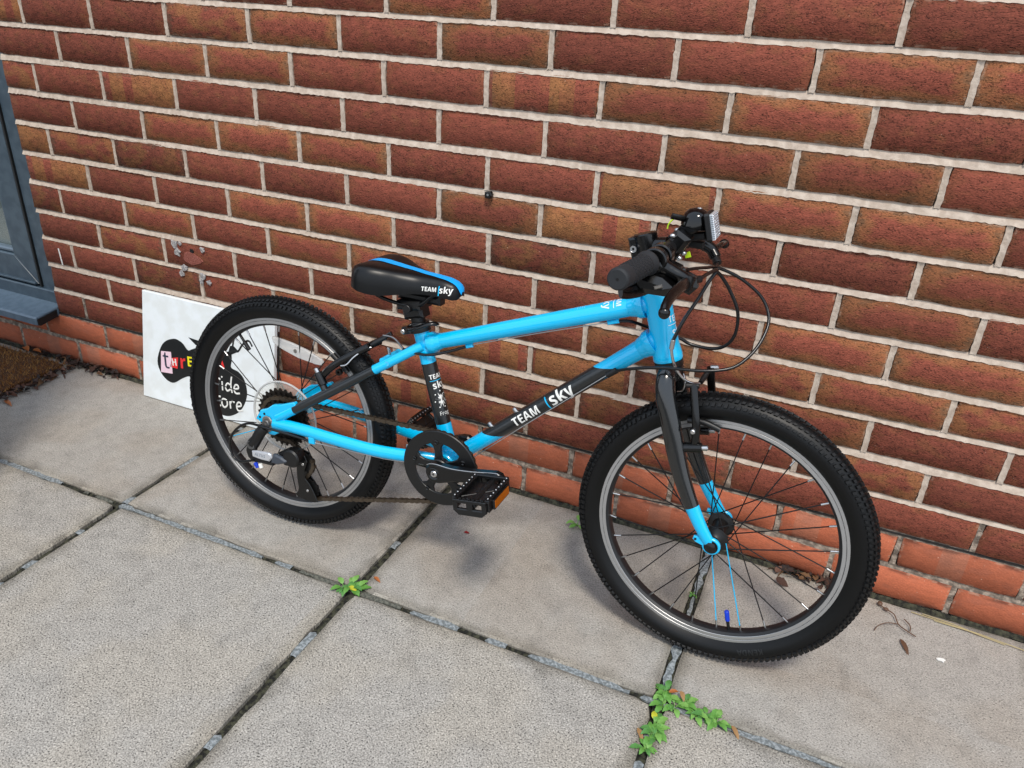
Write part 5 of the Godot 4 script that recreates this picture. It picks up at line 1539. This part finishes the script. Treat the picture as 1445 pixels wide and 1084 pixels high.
	arc.call(c.x, c.y, 0.0695, -76.0, 95.0, 0.0442, 0.0442, 40)
	path.append(path[0])
	var cu := Curve3D.new()
	cu.bake_interval = 0.002
	for p in path: cu.add_point(p)
	var total := cu.get_baked_length()
	var nl := int(round(total / 0.0127))
	nl += nl % 2
	var ch := mb()
	for i in nl:
		var a := cu.sample_baked(total * i / nl); var b := cu.sample_baked(total * ((i + 1) % nl) / nl)
		var m := (a + b) * 0.5; var dx := (b - a).normalized(); var zz := (Vector3(0, 0, 1) - dx * dx.z).normalized(); var yy := zz.cross(dx)
		var hl := (b - a).length() * 0.5
		var off := 0.0034 if i % 2 == 0 else 0.0022
		var poly := V2([-hl - 0.0040, 0.0, -hl - 0.0024, 0.0036, -hl + 0.0018, 0.0040, 0.0, 0.0027, hl - 0.0018, 0.0040, hl + 0.0024, 0.0036, hl + 0.0040, 0.0, hl + 0.0024, -0.0036, hl - 0.0018, -0.0040, 0.0, -0.0027, -hl + 0.0018, -0.0040, -hl - 0.0024, -0.0036])
		for s in [-1.0, 1.0]: ch.prism(poly, 0.0011, Transform3D(Basis(dx, yy, zz), m + zz * (off * s)))
		ch.cyl(a - zz * 0.0042, a + zz * 0.0042, 0.0017, 8)
		ch.cyl(a - zz * 0.0020, a + zz * 0.0020, 0.0037, 8)
	tag(obj("chain", ch, M.chain, B), "", "", "", "stuff")
	# rear mech
	obj("mech_hanger", mb().prism(V2([-0.026, 0.2455, -0.013, 0.2520, -0.011, 0.2650, -0.004, 0.2700, 0.005, 0.2695, 0.011, 0.2630, 0.012, 0.2530, 0.008, 0.2400, 0.000, 0.2340, -0.010, 0.2385, -0.020, 0.2405]), 0.004, at(Vector3(0, 0, 0.0675)), 0.001), M.hanger, B)
	obj("axle_nut", mb().lathe(V2([0.0030, 0.0, 0.0080, 0.0, 0.0086, 0.001, 0.0086, 0.004, 0.0070, 0.0055, 0.0030, 0.0050]), lz(0.0688, 0.0, 0.2555), 6, true), M.gunmetal, B)
	obj("axle_nut", mb().cyl(Vector3(0, 0.2545, 0.0690), Vector3(0, 0.2545, 0.0735), 0.0034, 12), M.hanger, B)
	var mk := mb()
	mk.tube(V3([-0.0060, 0.2440, 0.0680, -0.0150, 0.2330, 0.0720, -0.0240, 0.2170, 0.0720, -0.0330, 0.2040, 0.0720]), [0.0110, 0.0115, 0.0110, 0.0125], 16)
	mk.prism(V2([-0.044, 0.2080, -0.030, 0.2120, -0.024, 0.2010, -0.028, 0.1860, -0.026, 0.1720, -0.036, 0.1640, -0.046, 0.1720, -0.050, 0.1860]), 0.012, at(Vector3(0, 0, 0.0720)), 0.003)
	mk.prism(V2([-0.040, 0.1720, -0.022, 0.1800, 0.012, 0.1740, 0.014, 0.1660, -0.015, 0.1640, -0.034, 0.1620]), 0.014, at(Vector3(0, 0, 0.0690)), 0.003)
	obj("mech_arm", mk, M.blk, B)
	obj("pivot_cap", mb().lathe(V2([0.0025, -0.001, 0.0028, 0.0008, 0.0085, 0.0010, 0.0092, 0.0, 0.0092, -0.001]), lz(0.0815, -0.0335, 0.2035), 22, true), M.gunmetal, B)
	obj("mech_plate", mb().prism(V2([-0.0310, 0.1915, -0.020, 0.1945, 0.010, 0.1975, 0.0165, 0.1955, 0.0180, 0.1880, 0.0110, 0.1785, -0.010, 0.1775, -0.0300, 0.1790]), 0.007, at(Vector3(0, 0, 0.0790)), 0.0022), M.silver, B)
	obj("mech_print", place(letters("ALTUS", 0.0062, true, 0.2), rz(Vector3(-0.0225, 0.1872, 0.0828), 0.02)), M.grey_print, B)
	obj("mech_cap", mb().prism(V2([0.0205, 0.1975, 0.026, 0.1985, 0.040, 0.1955, 0.0530, 0.1905, 0.0500, 0.1850, 0.030, 0.1765, 0.0140, 0.1765]), 0.010, at(Vector3(0, 0, 0.0775)), 0.003), M.slate, B)
	var pk := mb()
	pk.lathe(V2([0.0, -0.016, 0.017, -0.016, 0.0190, -0.012, 0.0190, 0.006, 0.016, 0.009, 0.0, 0.010]), lz(0.070, 0.060, 0.1960), 24)
	pk.prism(V2([0.026, 0.198, 0.050, 0.214, 0.072, 0.212, 0.076, 0.190, 0.066, 0.176, 0.040, 0.174]), 0.016, at(Vector3(0, 0, 0.0660)), 0.003)
	obj("mech_knuckle", pk, M.blk, B)
	for z in [0.0590, 0.0420]:
		obj("mech_cage", mb().prism(V2([0.060, 0.190, 0.068, 0.203, 0.080, 0.200, 0.086, 0.188, 0.079, 0.168, 0.080, 0.150, 0.090, 0.140, 0.098, 0.128, 0.106, 0.112, 0.110, 0.104, 0.100, 0.1005, 0.080, 0.100, 0.060, 0.104, 0.056, 0.108, 0.062, 0.116, 0.064, 0.125, 0.061, 0.145, 0.060, 0.165]), 0.0022, at(Vector3(0, 0, z)), 0.0007), M.blk_shiny, B)
	for q in [[0.0760, 0.1810], [0.0860, 0.1240]]:
		var jb := mb()
		gear(11, 0.0205, 0.0175, 0.0050, at(Vector3(q[0], q[1], 0.050)), jb)
		obj("jockey_wheel", jb, M.blk, B)
		obj("jockey_bolt", mb().cyl(Vector3(q[0], q[1], 0.0600), Vector3(q[0], q[1], 0.0618), 0.0030, 12, 0.0006), M.steel, B)
	obj("cable_clamp_tab", mb().box(rz(Vector3(-0.0250, 0.1585, 0.0760), 0.5), Vector3(0.007, 0.012, 0.006), 0.001), M.blue_cap, B)
	obj("adjuster", mb().cyl(Vector3(-0.0150, 0.1650, 0.0770), Vector3(-0.0120, 0.1560, 0.0770), 0.0042, 12, 0.001), M.white, B)

func build_pedal(B: Node3D, x: Transform3D, s: float) -> void:
	var p := Node3D.new()
	p.name = kidname(B, "pedal"); B.add_child(p); p.transform = x
	var b := mb()
	var hx := 0.0295; var hz := 0.0465
	for e in [-1.0, 1.0]:
		b.box(at(Vector3(e * hx, 0.002, 0)), Vector3(0.006, 0.018, hz * 2.0 - 0.006), 0.0015)
		b.box(at(Vector3(e * hx * 0.98, 0.0115, 0)), Vector3(0.0085, 0.003, hz * 2.0 - 0.008), 0.001)
	# outer cheek with two openings, inner cheek plain
	for e in [-1.0, 1.0]:
		var z: float = e * hz
		var h := 0.0130
		b.prism(V2([-hx, -h + 0.006, -0.021, -h - 0.002, 0.021, -h - 0.002, hx, -h + 0.006, hx, -h + 0.010, -hx, -h + 0.010]), 0.007, at(Vector3(0, 0, z)), 0.0015)
		b.box(at(Vector3(0, h - 0.003, z)), Vector3(hx * 2.0, 0.0065, 0.007), 0.0012)
		for q in [-1.0, 0.0, 1.0]: b.box(at(Vector3(q * (hx - 0.004), 0.0015, z)), Vector3(0.011 if q == 0.0 else 0.008, 0.0185, 0.0066), 0.001)
	b.box(at(Vector3(-0.004, 0.0, -s * 0.004)), Vector3(0.040, 0.0085, 0.062), 0.002)
	b.cyl(Vector3(0, 0, -hz - 0.012), Vector3(0, 0, hz - 0.002), 0.0078, 16, 0.001)
	for e in [-1.0, 1.0]:
		b.box(Transform3D(Basis(Vector3.UP, e * 0.62), Vector3(0, 0.001, 0)), Vector3(0.070, 0.008, 0.006), 0.001)
	if s < 0: b.cyl(Vector3(0, 0, 0.04), Vector3(0, 0, 0.066), 0.007, 12)
	else: b.cyl(Vector3(0, 0, -0.066), Vector3(0, 0, -0.04), 0.007, 12)
	obj("pedal_body", b, M.pedal, p)
	var pins := mb(); 
	for e in [-1.0, 1.0]:
		for i in 8:
			var z := lerpf(-hz + 0.008, hz - 0.008, i / 7.0)
			for ys in [0.0130, -0.0060]:
				var t := Vector3(e * hx, ys, z)
				pins.box(at(t), Vector3(0.0045, 0.0052, 0.0046), 0.0012)
		for i in 7:
			var xx := lerpf(-hx + 0.006, hx - 0.006, i / 6.0)
			pins.box(at(Vector3(xx, 0.0137, (hz) * (1.0 if s > 0 else -1.0))), Vector3(0.0048, 0.0045, 0.0055), 0.0012)
	obj("grip_teeth", pins, M.pedal, p)
	var tips := mb()
	for e in [-1.0, 1.0]:
		for i in 8:
			tips.ball(Vector3(e * hx, 0.0158, lerpf(-hz + 0.008, hz - 0.008, i / 7.0)), Vector3(0.0016, 0.0011, 0.0016), 8, 4)
	obj("worn_tips", tips, M.steel, p)
	for e in [-1.0, 1.0]:
		obj("pedal_reflector", mb().box(at(Vector3(e * (hx + 0.0045), 0.001, 0)), Vector3(0.005, 0.017, 0.062), 0.0015), M.blk, p)
		obj("reflector_lens", mb().box(at(Vector3(e * (hx + 0.0072), 0.001, 0)), Vector3(0.0012, 0.0130, 0.056), 0.0004), M.orange, p)

func build_brakes(B: Node3D) -> void:
	# front pair
	for s in [1.0, -1.0]:
		var z: float = s
		var b := mb()
		var off := Vector3(0.0, 0.0, 0.0) if s > 0 else Vector3(0.010, 0.010, 0)
		b.tube(smooth_path(V3([0.8090, 0.4100, z * 0.0370, 0.8085, 0.4300, z * 0.0395, 0.8040, 0.4560, z * 0.0380, 0.7960, 0.4850, z * 0.0310, 0.7900, 0.5060, z * 0.0250] if s > 0 else [0.8180, 0.4100, z * 0.0370, 0.8180, 0.4400, z * 0.0395, 0.8150, 0.4700, z * 0.0360, 0.8095, 0.5000, z * 0.0290, 0.8060, 0.5230, z * 0.0240])), [], 10) if false else b.tube(smooth_path(V3([0.8090, 0.4080, z * 0.0370, 0.8085, 0.4300, z * 0.0395, 0.8040, 0.4560, z * 0.0380, 0.7960, 0.4850, z * 0.0310, 0.7900, 0.5060, z * 0.0250] if s > 0 else [0.8180, 0.4080, z * 0.0370, 0.8180, 0.4400, z * 0.0395, 0.8150, 0.4700, z * 0.0360, 0.8095, 0.5000, z * 0.0290, 0.8060, 0.5230, z * 0.0240])), Vector2(0.0040, 0.0065), 12)
		b.cyl(Vector3(0.792, 0.4030, z * 0.0380), Vector3(0.822, 0.4090, z * 0.0370), 0.0082, 16, 0.001)
		obj("brake_arm", b, M.blk_shiny, B)
		obj("brake_pivot_bolt", mb().cyl(Vector3(0.820, 0.4090, z * 0.0370), Vector3(0.831, 0.4110, z * 0.0368), 0.0046, 12, 0.0012), M.steel, B)
		obj("brake_boss", mb().cyl(Vector3(0.786, 0.4010, z * 0.0390), Vector3(0.796, 0.4040, z * 0.0385), 0.0058, 14, 0.001), M.fork, B)
		obj("brake_pad", mb().tube(smooth_path(V3([0.790, 0.4420, z * 0.0180, 0.815, 0.4445, z * 0.0180, 0.842, 0.4380, z * 0.0180])), [0.0050] if false else 0.0052, 10), M.blk, B)
		obj("pad_bolt", mb().cyl(Vector3(0.8060, 0.4390, z * 0.016), Vector3(0.8040, 0.4370, z * 0.050), 0.0040, 12, 0.001), M.steel if s > 0 else M.blk, B)
	obj("cable_anchor", mb().cyl(Vector3(0.799, 0.505, 0.024), Vector3(0.778, 0.503, 0.026), 0.0042, 10, 0.001), M.blk, B)
	var fbt := mb(); fbt.tube(V3([0.7975, 0.5040, 0.003, 0.8000, 0.5090, -0.012, 0.8040, 0.5170, -0.022]), [0.0040, 0.0048, 0.0030], 12)
	obj("rubber_boot", fbt, M.blk, B)
	obj("anchor_bolt", mb().cyl(Vector3(0.805, 0.522, -0.026), Vector3(0.818, 0.524, -0.026), 0.0042, 10, 0.001), M.steel, B)
	obj("arm_spring", mb().tube(smooth_path(V3([0.770, 0.515, 0.012, 0.776, 0.506, 0.020, 0.774, 0.490, 0.018, 0.765, 0.482, 0.008])), 0.0012, 8), M.steel, B)
	# rear pair, lying along the seat stays
	for s in [1.0, -1.0]:
		var z: float = s
		var b := mb()
		b.tube(smooth_path(V3([0.1120, 0.3720, z * 0.0420, 0.1300, 0.3920, z * 0.0430, 0.1520, 0.4110, z * 0.0380, 0.1780, 0.4290, z * 0.0280, 0.1985, 0.4420, z * 0.0200])), Vector2(0.0042, 0.0070), 12)
		b.cyl(Vector3(0.118, 0.3560, z * 0.0470), Vector3(0.103, 0.3770, z * 0.0430), 0.0088, 16, 0.001)
		obj("brake_arm", b, M.blk_shiny, B)
		obj("brake_boss", mb().cyl(Vector3(0.1230, 0.3440, z * 0.0480), Vector3(0.1120, 0.3620, z * 0.0460), 0.0066, 14, 0.001), M.band, B)
		obj("brake_pivot_bolt", mb().cyl(Vector3(0.1030, 0.3765, z * 0.0430), Vector3(0.0975, 0.3850, z * 0.0420), 0.0048, 12, 0.0012), M.steel, B)
		obj("brake_pad", mb().tube(V3([0.118, 0.4090, z * 0.0180, 0.136, 0.3960, z * 0.0180, 0.152, 0.3800, z * 0.0180]), 0.0054, 10), M.blk, B)
		obj("pad_bolt", mb().lathe(V2([0.0028, 0.0, 0.0066, 0.0, 0.0066, 0.006, 0.0028, 0.006]), Transform3D(ZY if s > 0 else Basis(Vector3(1, 0, 0), Vector3(0, 0, -1), Vector3(0, 1, 0)), Vector3(0.1500, 0.3890, z * 0.0400)), 16, true), M.rail, B)
	obj("brake_link", mb().tube(smooth_path(V3([0.1560, 0.4040, 0.0470, 0.1670, 0.4080, 0.0450, 0.1760, 0.4210, 0.0360, 0.1880, 0.4330, 0.0240, 0.2000, 0.4400, 0.0130])), 0.0016, 8), M.steel, B)
	var rbt := mb(); rbt.tube(V3([0.1950, 0.4400, 0.006, 0.2060, 0.4490, -0.001, 0.2200, 0.4580, -0.008]), [0.0034, 0.0050, 0.0036], 12)
	obj("rubber_boot", rbt, M.blk, B)
	obj("cable_anchor", mb().box(rz(Vector3(0.2190, 0.4590, -0.009), 0.62), Vector3(0.026, 0.008, 0.007), 0.0015), M.blk_shiny, B)
	obj("noodle", mb().tube(smooth_path(V3([0.2140, 0.4600, -0.006, 0.2310, 0.4625, -0.002, 0.2447, 0.4615, 0.003, 0.2580, 0.4570, 0.010, 0.2690, 0.4520, 0.016])), 0.0021, 8), M.steel, B)
	# wheel reflector between the rear spokes
	obj("spoke_reflector", mb().prism(V2([-0.044, 0.4010, -0.042, 0.4050, -0.030, 0.4055, 0.005, 0.4010, 0.040, 0.3935, 0.076, 0.3810, 0.079, 0.3750, 0.075, 0.3680, 0.060, 0.3675, 0.020, 0.3720, -0.020, 0.3830, -0.041, 0.3930]), 0.007, at(Vector3(0, 0, -0.010)), 0.002), M.clear_plastic, B)
	obj("reflector_screw", mb().cyl(Vector3(0.014, 0.3865, -0.0065), Vector3(0.014, 0.3865, -0.0055), 0.0040, 12), M.hanger, B)

func build_bar(B: Node3D) -> void:
	var right := Vector3(0.698, 0.7035, 0.240); var mid := Vector3(0.7185, 0.7090, 0.0); var left := Vector3(0.7130, 0.7035, -0.247)
	obj("handlebar", mb().tube(smooth_path([right, right.lerp(mid, 0.5) + Vector3(0.004, 0, 0), mid, left.lerp(mid, 0.5) + Vector3(0.004, 0, 0), left]), 0.0112, 18), M.blk, B)
	for e in [[right, right.lerp(mid, 0.455) + Vector3(0.0037, 0, 0)], [left, left.lerp(mid, 0.455) + Vector3(0.0037, 0, 0)]]:
		var L: float = (e[1] - e[0]).length()
		var pr := V2([0.0, 0.0, 0.0018, 0.0002, 0.0020, -0.0002, 0.0125, -0.0005, 0.0146, 0.0015, 0.0152, 0.004, 0.0152, 0.012, 0.0147, 0.014, 0.0147, L - 0.010, 0.0172, L - 0.006, 0.0178, L - 0.002, 0.0170, L, 0.0, L])
		obj("grip", mb().lathe(pr, MB.along(e[0], e[1]), 28), M.grip, B)
		obj("grip_hole", mb().cyl(e[0] - (e[1] - e[0]).normalized() * 0.0006, e[0] - (e[1] - e[0]).normalized() * 0.0001, 0.0018, 10), M.hole, B)
		var dots := mb(); var gx := MB.along(e[0], e[1])
		for i in 13:
			for k in 15:
				var a := TAU * (k + 0.5 * (i % 2)) / 15.0
				var d := Vector3(cos(a), 0, sin(a))
				dots.box(gx * Transform3D(Basis(Vector3(-sin(a), 0, cos(a)), Vector3(0, 1, 0), d), d * 0.0148 + Vector3(0, 0.030 + 0.0052 * i, 0)), Vector3(0.0040, 0.0032, 0.0012))
		tag(obj("grip_pattern", dots, M.grip, B), "", "", "", "stuff")
	# stem
	var st := mb()
	var sp := Vector3(0.6800, 0.7030, 0.0)
	var sax := Vector3(-0.324, 0.946, 0)
	st.tube([sp + Vector3(0.006, 0.001, 0), mid - Vector3(0.008, 0, 0)], Vector2(0.0150, 0.0130), 16)
	st.cyl(sp - sax * 0.020, sp + sax * 0.020, 0.0185, 24, 0.002)
	st.box(rz(sp + Vector3(-0.016, -0.004, 0.0), 0.33), Vector3(0.016, 0.032, 0.026), 0.003)
	st.box(rz(mid + Vector3(0.006, 0.002, 0), -0.50), Vector3(0.026, 0.046, 0.040), 0.006)
	obj("stem", st, M.blk_shiny, B)
	obj("stem_spacer", mb().cyl(ht_top() - sax * 0.001, sp - sax * 0.018, 0.0175, 24), M.blk, B)
	obj("stem_bolt", mb().lathe(V2([0.0020, 0.0, 0.0048, 0.0, 0.0052, 0.0012, 0.0052, -0.003, 0.002, -0.003]), Transform3D(ZY, Vector3(0.6635, 0.6985, 0.0185)), 14, true), M.steel, B)
	for q in V3([0.7216, 0.7330, -0.004, 0.7199, 0.7275, 0.018, 0.7370, 0.7010, 0.0, 0.7350, 0.6965, 0.020]):
		obj("stem_bolt", mb().ball(q, Vector3(0.0050, 0.0040, 0.0048), 12, 6), M.steel, B)
	# brake lever, gear shifter on the near side
	var lc := Vector3(0.7165, 0.7065, 0.110)
	var lb := mb()
	lb.cyl(lc + Vector3(0, 0, -0.009), lc + Vector3(0, 0, 0.009), 0.0185, 24, 0.002)
	lb.tube(smooth_path(V3([0.7220, 0.7020, 0.108, 0.7380, 0.6960, 0.106, 0.7560, 0.6890, 0.104, 0.7700, 0.6830, 0.100])), [0.0130, 0.0125, 0.0125, 0.0120, 0.0110, 0.0108, 0.0105, 0.0100, 0.0100, 0.0095, 0.0095, 0.0090, 0.0085, 0.0085, 0.0080, 0.0080], 14)
	lb.cyl(Vector3(0.7640, 0.6720, 0.104), Vector3(0.7680, 0.6920, 0.100), 0.0085, 16, 0.0015)
	lb.prism(V2([0.7480, 0.6820, 0.7560, 0.6970, 0.7760, 0.6900, 0.7800, 0.6760, 0.7700, 0.6640, 0.7560, 0.6680]), 0.022, at(Vector3(0, 0, 0.094)), 0.005)
	obj("lever_bracket", lb, M.blk_shiny, B)
	obj("brake_lever", mb().tube(smooth_path(V3([0.7640, 0.6800, 0.104, 0.7640, 0.6835, 0.125, 0.7635, 0.6845, 0.150, 0.7585, 0.6790, 0.180, 0.7570, 0.6705, 0.202, 0.7580, 0.6640, 0.212])), Vector2(0.0095, 0.0062), 14), M.blk_shiny, B)
	obj("lever_tip", mb().ball(Vector3(0.7582, 0.6640, 0.2115), Vector3(0.0080, 0.0085, 0.0072), 16, 10), M.blk_shiny, B)
	obj("barrel_adjuster", mb().cyl(Vector3(0.7690, 0.6850, 0.097), Vector3(0.7790, 0.6850, 0.082), 0.0055, 14, 0.001), M.blk, B)
	var sh := mb()
	sh.cyl(Vector3(0.7170, 0.7070, 0.060), Vector3(0.7170, 0.7070, 0.084), 0.0180, 22, 0.002)
	sh.prism(V2([0.7000, 0.6780, 0.7080, 0.7000, 0.7300, 0.7040, 0.7500, 0.6980, 0.7560, 0.6860, 0.7480, 0.6720, 0.7260, 0.6650]), 0.034, at(Vector3(0, 0, 0.078)), 0.007)
	sh.prism(V2([0.6900, 0.6790, 0.7000, 0.6950, 0.7350, 0.6900, 0.7520, 0.6790, 0.7420, 0.6650, 0.7050, 0.6640]), 0.056, at(Vector3(0, 0, 0.116)), 0.009)
	obj("gear_shifter", sh, M.blk_shiny, B)
	obj("shift_trigger", mb().tube(smooth_path(V3([0.7200, 0.6740, 0.110, 0.7080, 0.6690, 0.135, 0.6960, 0.6690, 0.160, 0.6890, 0.6720, 0.175])), Vector2(0.004, 0.010), 12), M.blk_shiny, B)
	obj("shifter_spring", mb().box(rz(Vector3(0.7330, 0.6790, 0.1435), 0.4), Vector3(0.012, 0.005, 0.003), 0.001), M.hanger, B)
	obj("cable_ferrule", mb().cyl(Vector3(0.7420, 0.6930, 0.108), Vector3(0.7580, 0.6970, 0.096), 0.0042, 12, 0.001), M.blk, B)
	# the far lever
	var fl := mb()
	fl.cyl(Vector3(0.7180, 0.7070, -0.104), Vector3(0.7180, 0.7070, -0.086), 0.0185, 22, 0.002)
	fl.tube(smooth_path(V3([0.7240, 0.7030, -0.095, 0.7420, 0.7030, -0.096, 0.7600, 0.6970, -0.098, 0.7700, 0.6900, -0.100])), 0.0100, 12)
	fl.cyl(Vector3(0.7640, 0.6960, -0.100), Vector3(0.7745, 0.6820, -0.094), 0.0095, 14, 0.002)
	obj("lever_bracket", fl, M.blk_shiny, B)
	obj("brake_lever", mb().tube(smooth_path(V3([0.7660, 0.6920, -0.104, 0.7720, 0.6960, -0.130, 0.7730, 0.6930, -0.165, 0.7720, 0.6880, -0.200])), Vector2(0.0070, 0.0042), 12), M.blk_shiny, B)
	obj("lever_tip", mb().ball(Vector3(0.7720, 0.6870, -0.201), Vector3(0.0090, 0.0085, 0.0080), 14, 8), M.blk_shiny, B)
	obj("barrel_adjuster", mb().cyl(Vector3(0.7740, 0.6830, -0.094), Vector3(0.7800, 0.6760, -0.084), 0.0070, 14, 0.001), M.blk, B)
	# bell
	var bc := Vector3(0.7415, 0.7400, -0.040)
	obj("bell_dome", mb().lathe(V2([0.0, 0.0245, 0.008, 0.0236, 0.0150, 0.0205, 0.0200, 0.0140, 0.0222, 0.005, 0.0224, -0.004, 0.0205, -0.005, 0.0, -0.005]), Transform3D(Basis(Vector3(0, 0, 1), -0.10), bc), 28), M.blk_gloss, B)
	obj("bell_screw", mb().ball(bc + Vector3(0.0025, 0.0245, 0), Vector3(0.0045, 0.0016, 0.0045), 12, 6), M.steel, B)
	var bm := mb()
	bm.cyl(Vector3(0.7190, 0.7085, -0.050), Vector3(0.7190, 0.7085, -0.030), 0.0170, 20, 0.002)
	bm.prism(V2([0.7190, 0.7200, 0.7200, 0.7360, 0.7320, 0.7390, 0.7500, 0.7370, 0.7470, 0.7290, 0.7330, 0.7210]), 0.018, at(Vector3(0, 0, -0.040)), 0.003)
	obj("bell_bracket", bm, M.blk, B)
	obj("bell_striker", mb().tube(smooth_path(V3([0.7260, 0.7460, -0.030, 0.7200, 0.7490, -0.020, 0.7080, 0.7510, -0.012])), Vector2(0.0025, 0.0050), 10), M.blk, B)
	obj("yellow_tie", mb().tube(smooth_path(V3([0.7155, 0.7470, -0.030, 0.7085, 0.7440, -0.028, 0.7035, 0.7370, -0.026, 0.7025, 0.7290, -0.024])), 0.0012, 8), M.lime, B)
	obj("yellow_tag", mb().box(rz(Vector3(0.7390, 0.6930, -0.030), 0.4), Vector3(0.009, 0.009, 0.002), 0.0005), M.lime, B)
	# front reflector on its bracket
	var rb := Transform3D(Basis(Vector3(0, 0, 1), 0.30) * Basis(Vector3.UP, 0.0), Vector3(0.7640, 0.7400, -0.042))
	obj("front_reflector", mb().prism(V2([-0.024, -0.0215, -0.026, -0.018, -0.026, 0.018, -0.024, 0.0215, 0.024, 0.0215, 0.026, 0.018, 0.026, -0.018, 0.024, -0.0215]), 0.009, rb * Transform3D(Basis(Vector3(0, 0, -1), Vector3(0, 1, 0), Vector3(1, 0, 0)), Vector3.ZERO), 0.0015), M.blk, B)
	var lens := mb()
	lens.prism(V2([-0.0245, -0.0195, -0.0245, 0.0195, 0.0245, 0.0195, 0.0245, -0.0195]), 0.006, rb * Transform3D(Basis(Vector3(0, 0, -1), Vector3(0, 1, 0), Vector3(1, 0, 0)), Vector3(0.0065, 0, 0)), 0.0012)
	obj("reflector_lens", lens, M.lens, B)
	var facets := mb()
	for i in 9:
		for k in 8:
			facets.ball(rb * Vector3(0.0096, -0.016 + 0.0040 * i, -0.019 + 0.0054 * k), Vector3(0.0008, 0.0016, 0.0020), 6, 4)
	for i in 12: facets.box(rb * at(Vector3(0.0066, -0.0165 + 0.003 * i, 0.0247)), Vector3(0.0046, 0.0016, 0.0012))
	tag(obj("lens_facets", facets, M.lens_dark, B), "", "", "", "stuff")
	var br := mb()
	br.cyl(Vector3(0.7190, 0.7085, -0.072), Vector3(0.7190, 0.7085, -0.056), 0.0165, 20, 0.002)
	br.box(rz(Vector3(0.7420, 0.7190, -0.052), 0.22), Vector3(0.036, 0.014, 0.012), 0.003)
	br.box(rz(Vector3(0.7420, 0.7050, -0.064), 0.0), Vector3(0.030, 0.013, 0.012), 0.003)
	obj("reflector_bracket", br, M.blk, B)
func ht_top() -> Vector3: return Vector3(0.7030, 0.6400, 0.0)

func build_cables(B: Node3D) -> void:
	obj("gear_cable", mb().tube(smooth_path(V3([0.7560, 0.6968, 0.098, 0.7668, 0.6958, 0.070, 0.7780, 0.6915, 0.032, 0.7898, 0.6851, -0.010, 0.8238, 0.6704, -0.030, 0.8596, 0.6443, -0.040, 0.8767, 0.6161, -0.030, 0.8739, 0.5869, -0.010, 0.8599, 0.5612, 0.010, 0.8386, 0.5440, 0.025, 0.7995, 0.5356, 0.038, 0.7414, 0.5289, 0.042, 0.6893, 0.5111, 0.028, 0.6601, 0.4954, 0.014]), 6), 0.0026, 8), M.cable, B)
	obj("brake_cable", mb().tube(smooth_path(V3([0.7790, 0.6770, -0.086, 0.7830, 0.6800, -0.040, 0.7850, 0.6815, -0.012, 0.7962, 0.6710, -0.020, 0.8117, 0.6492, -0.030, 0.8289, 0.6170, -0.035, 0.8317, 0.5813, -0.040, 0.8211, 0.5574, -0.045, 0.7999, 0.5453, -0.050, 0.7653, 0.5454, -0.050, 0.7451, 0.5537, -0.045, 0.6959, 0.5662, -0.030, 0.6696, 0.5765, -0.010, 0.6520, 0.5760, 0.000]), 6), 0.0028, 8), M.cable, B)
	obj("brake_cable", mb().tube(smooth_path(V3([0.7774, 0.6845, 0.086, 0.7839, 0.6855, 0.040, 0.7905, 0.6842, 0.002, 0.7825, 0.6661, 0.010, 0.7727, 0.6401, 0.020, 0.7594, 0.6079, 0.035, 0.7494, 0.5755, 0.040]), 6), 0.0028, 8), M.cable, B)
	obj("cable_ferrule", mb().cyl(Vector3(0.7494, 0.5762, 0.040), Vector3(0.7488, 0.5605, 0.040), 0.0038, 12, 0.0008), M.steel, B)
	obj("noodle", mb().tube(smooth_path(V3([0.7488, 0.5610, 0.040, 0.7544, 0.5409, 0.037, 0.7651, 0.5210, 0.030, 0.7767, 0.5089, 0.022, 0.7874, 0.5042, 0.015, 0.7960, 0.5027, 0.005]), 6), 0.0023, 10), M.steel, B)
	obj("cable_tie", mb().lathe(V2([0.0046, -0.0016, 0.0060, -0.0016, 0.0060, 0.0016, 0.0046, 0.0016]), Transform3D(Basis(Vector3(0, 0, 1), 0.4), Vector3(0.7885, 0.6845, -0.006)), 16, true), M.blk, B)
	obj("bare_cable", mb().tube(V3([0.6490, 0.4865, 0.0145, 0.5200, 0.3660, 0.0160, 0.4140, 0.2640, 0.0120, 0.3840, 0.2340, 0.004]), 0.0009, 6), M.steel, B)
	obj("bare_cable", mb().tube(V3([0.3600, 0.2285, 0.006, 0.2500, 0.2320, 0.040, 0.1060, 0.2400, 0.066]), 0.0009, 6), M.steel, B)
	obj("brake_cable", mb().tube(smooth_path(V3([0.3880, 0.4770, 0.0, 0.3500, 0.4600, 0.008, 0.3200, 0.4520, 0.0185, 0.2900, 0.4510, 0.020, 0.2690, 0.4520, 0.016])), 0.0026, 8), M.cable, B)
	obj("brake_cable", mb().tube(smooth_path(V3([0.4000, 0.4830, 0.0, 0.5200, 0.5290, 0.001, 0.6340, 0.5700, 0.0])), 0.0009, 6), M.steel, B)
	obj("gear_cable", mb().tube(smooth_path(V3([0.1000, 0.2410, 0.067, 0.0600, 0.2450, 0.070, 0.0000, 0.2500, 0.078, -0.0425, 0.2460, 0.074, -0.0773, 0.2223, 0.070, -0.0960, 0.1900, 0.068, -0.0900, 0.1600, 0.070, -0.0700, 0.1520, 0.072, -0.0440, 0.1620, 0.074, -0.0300, 0.1680, 0.075]), 6), 0.0026, 8), M.cable, B)
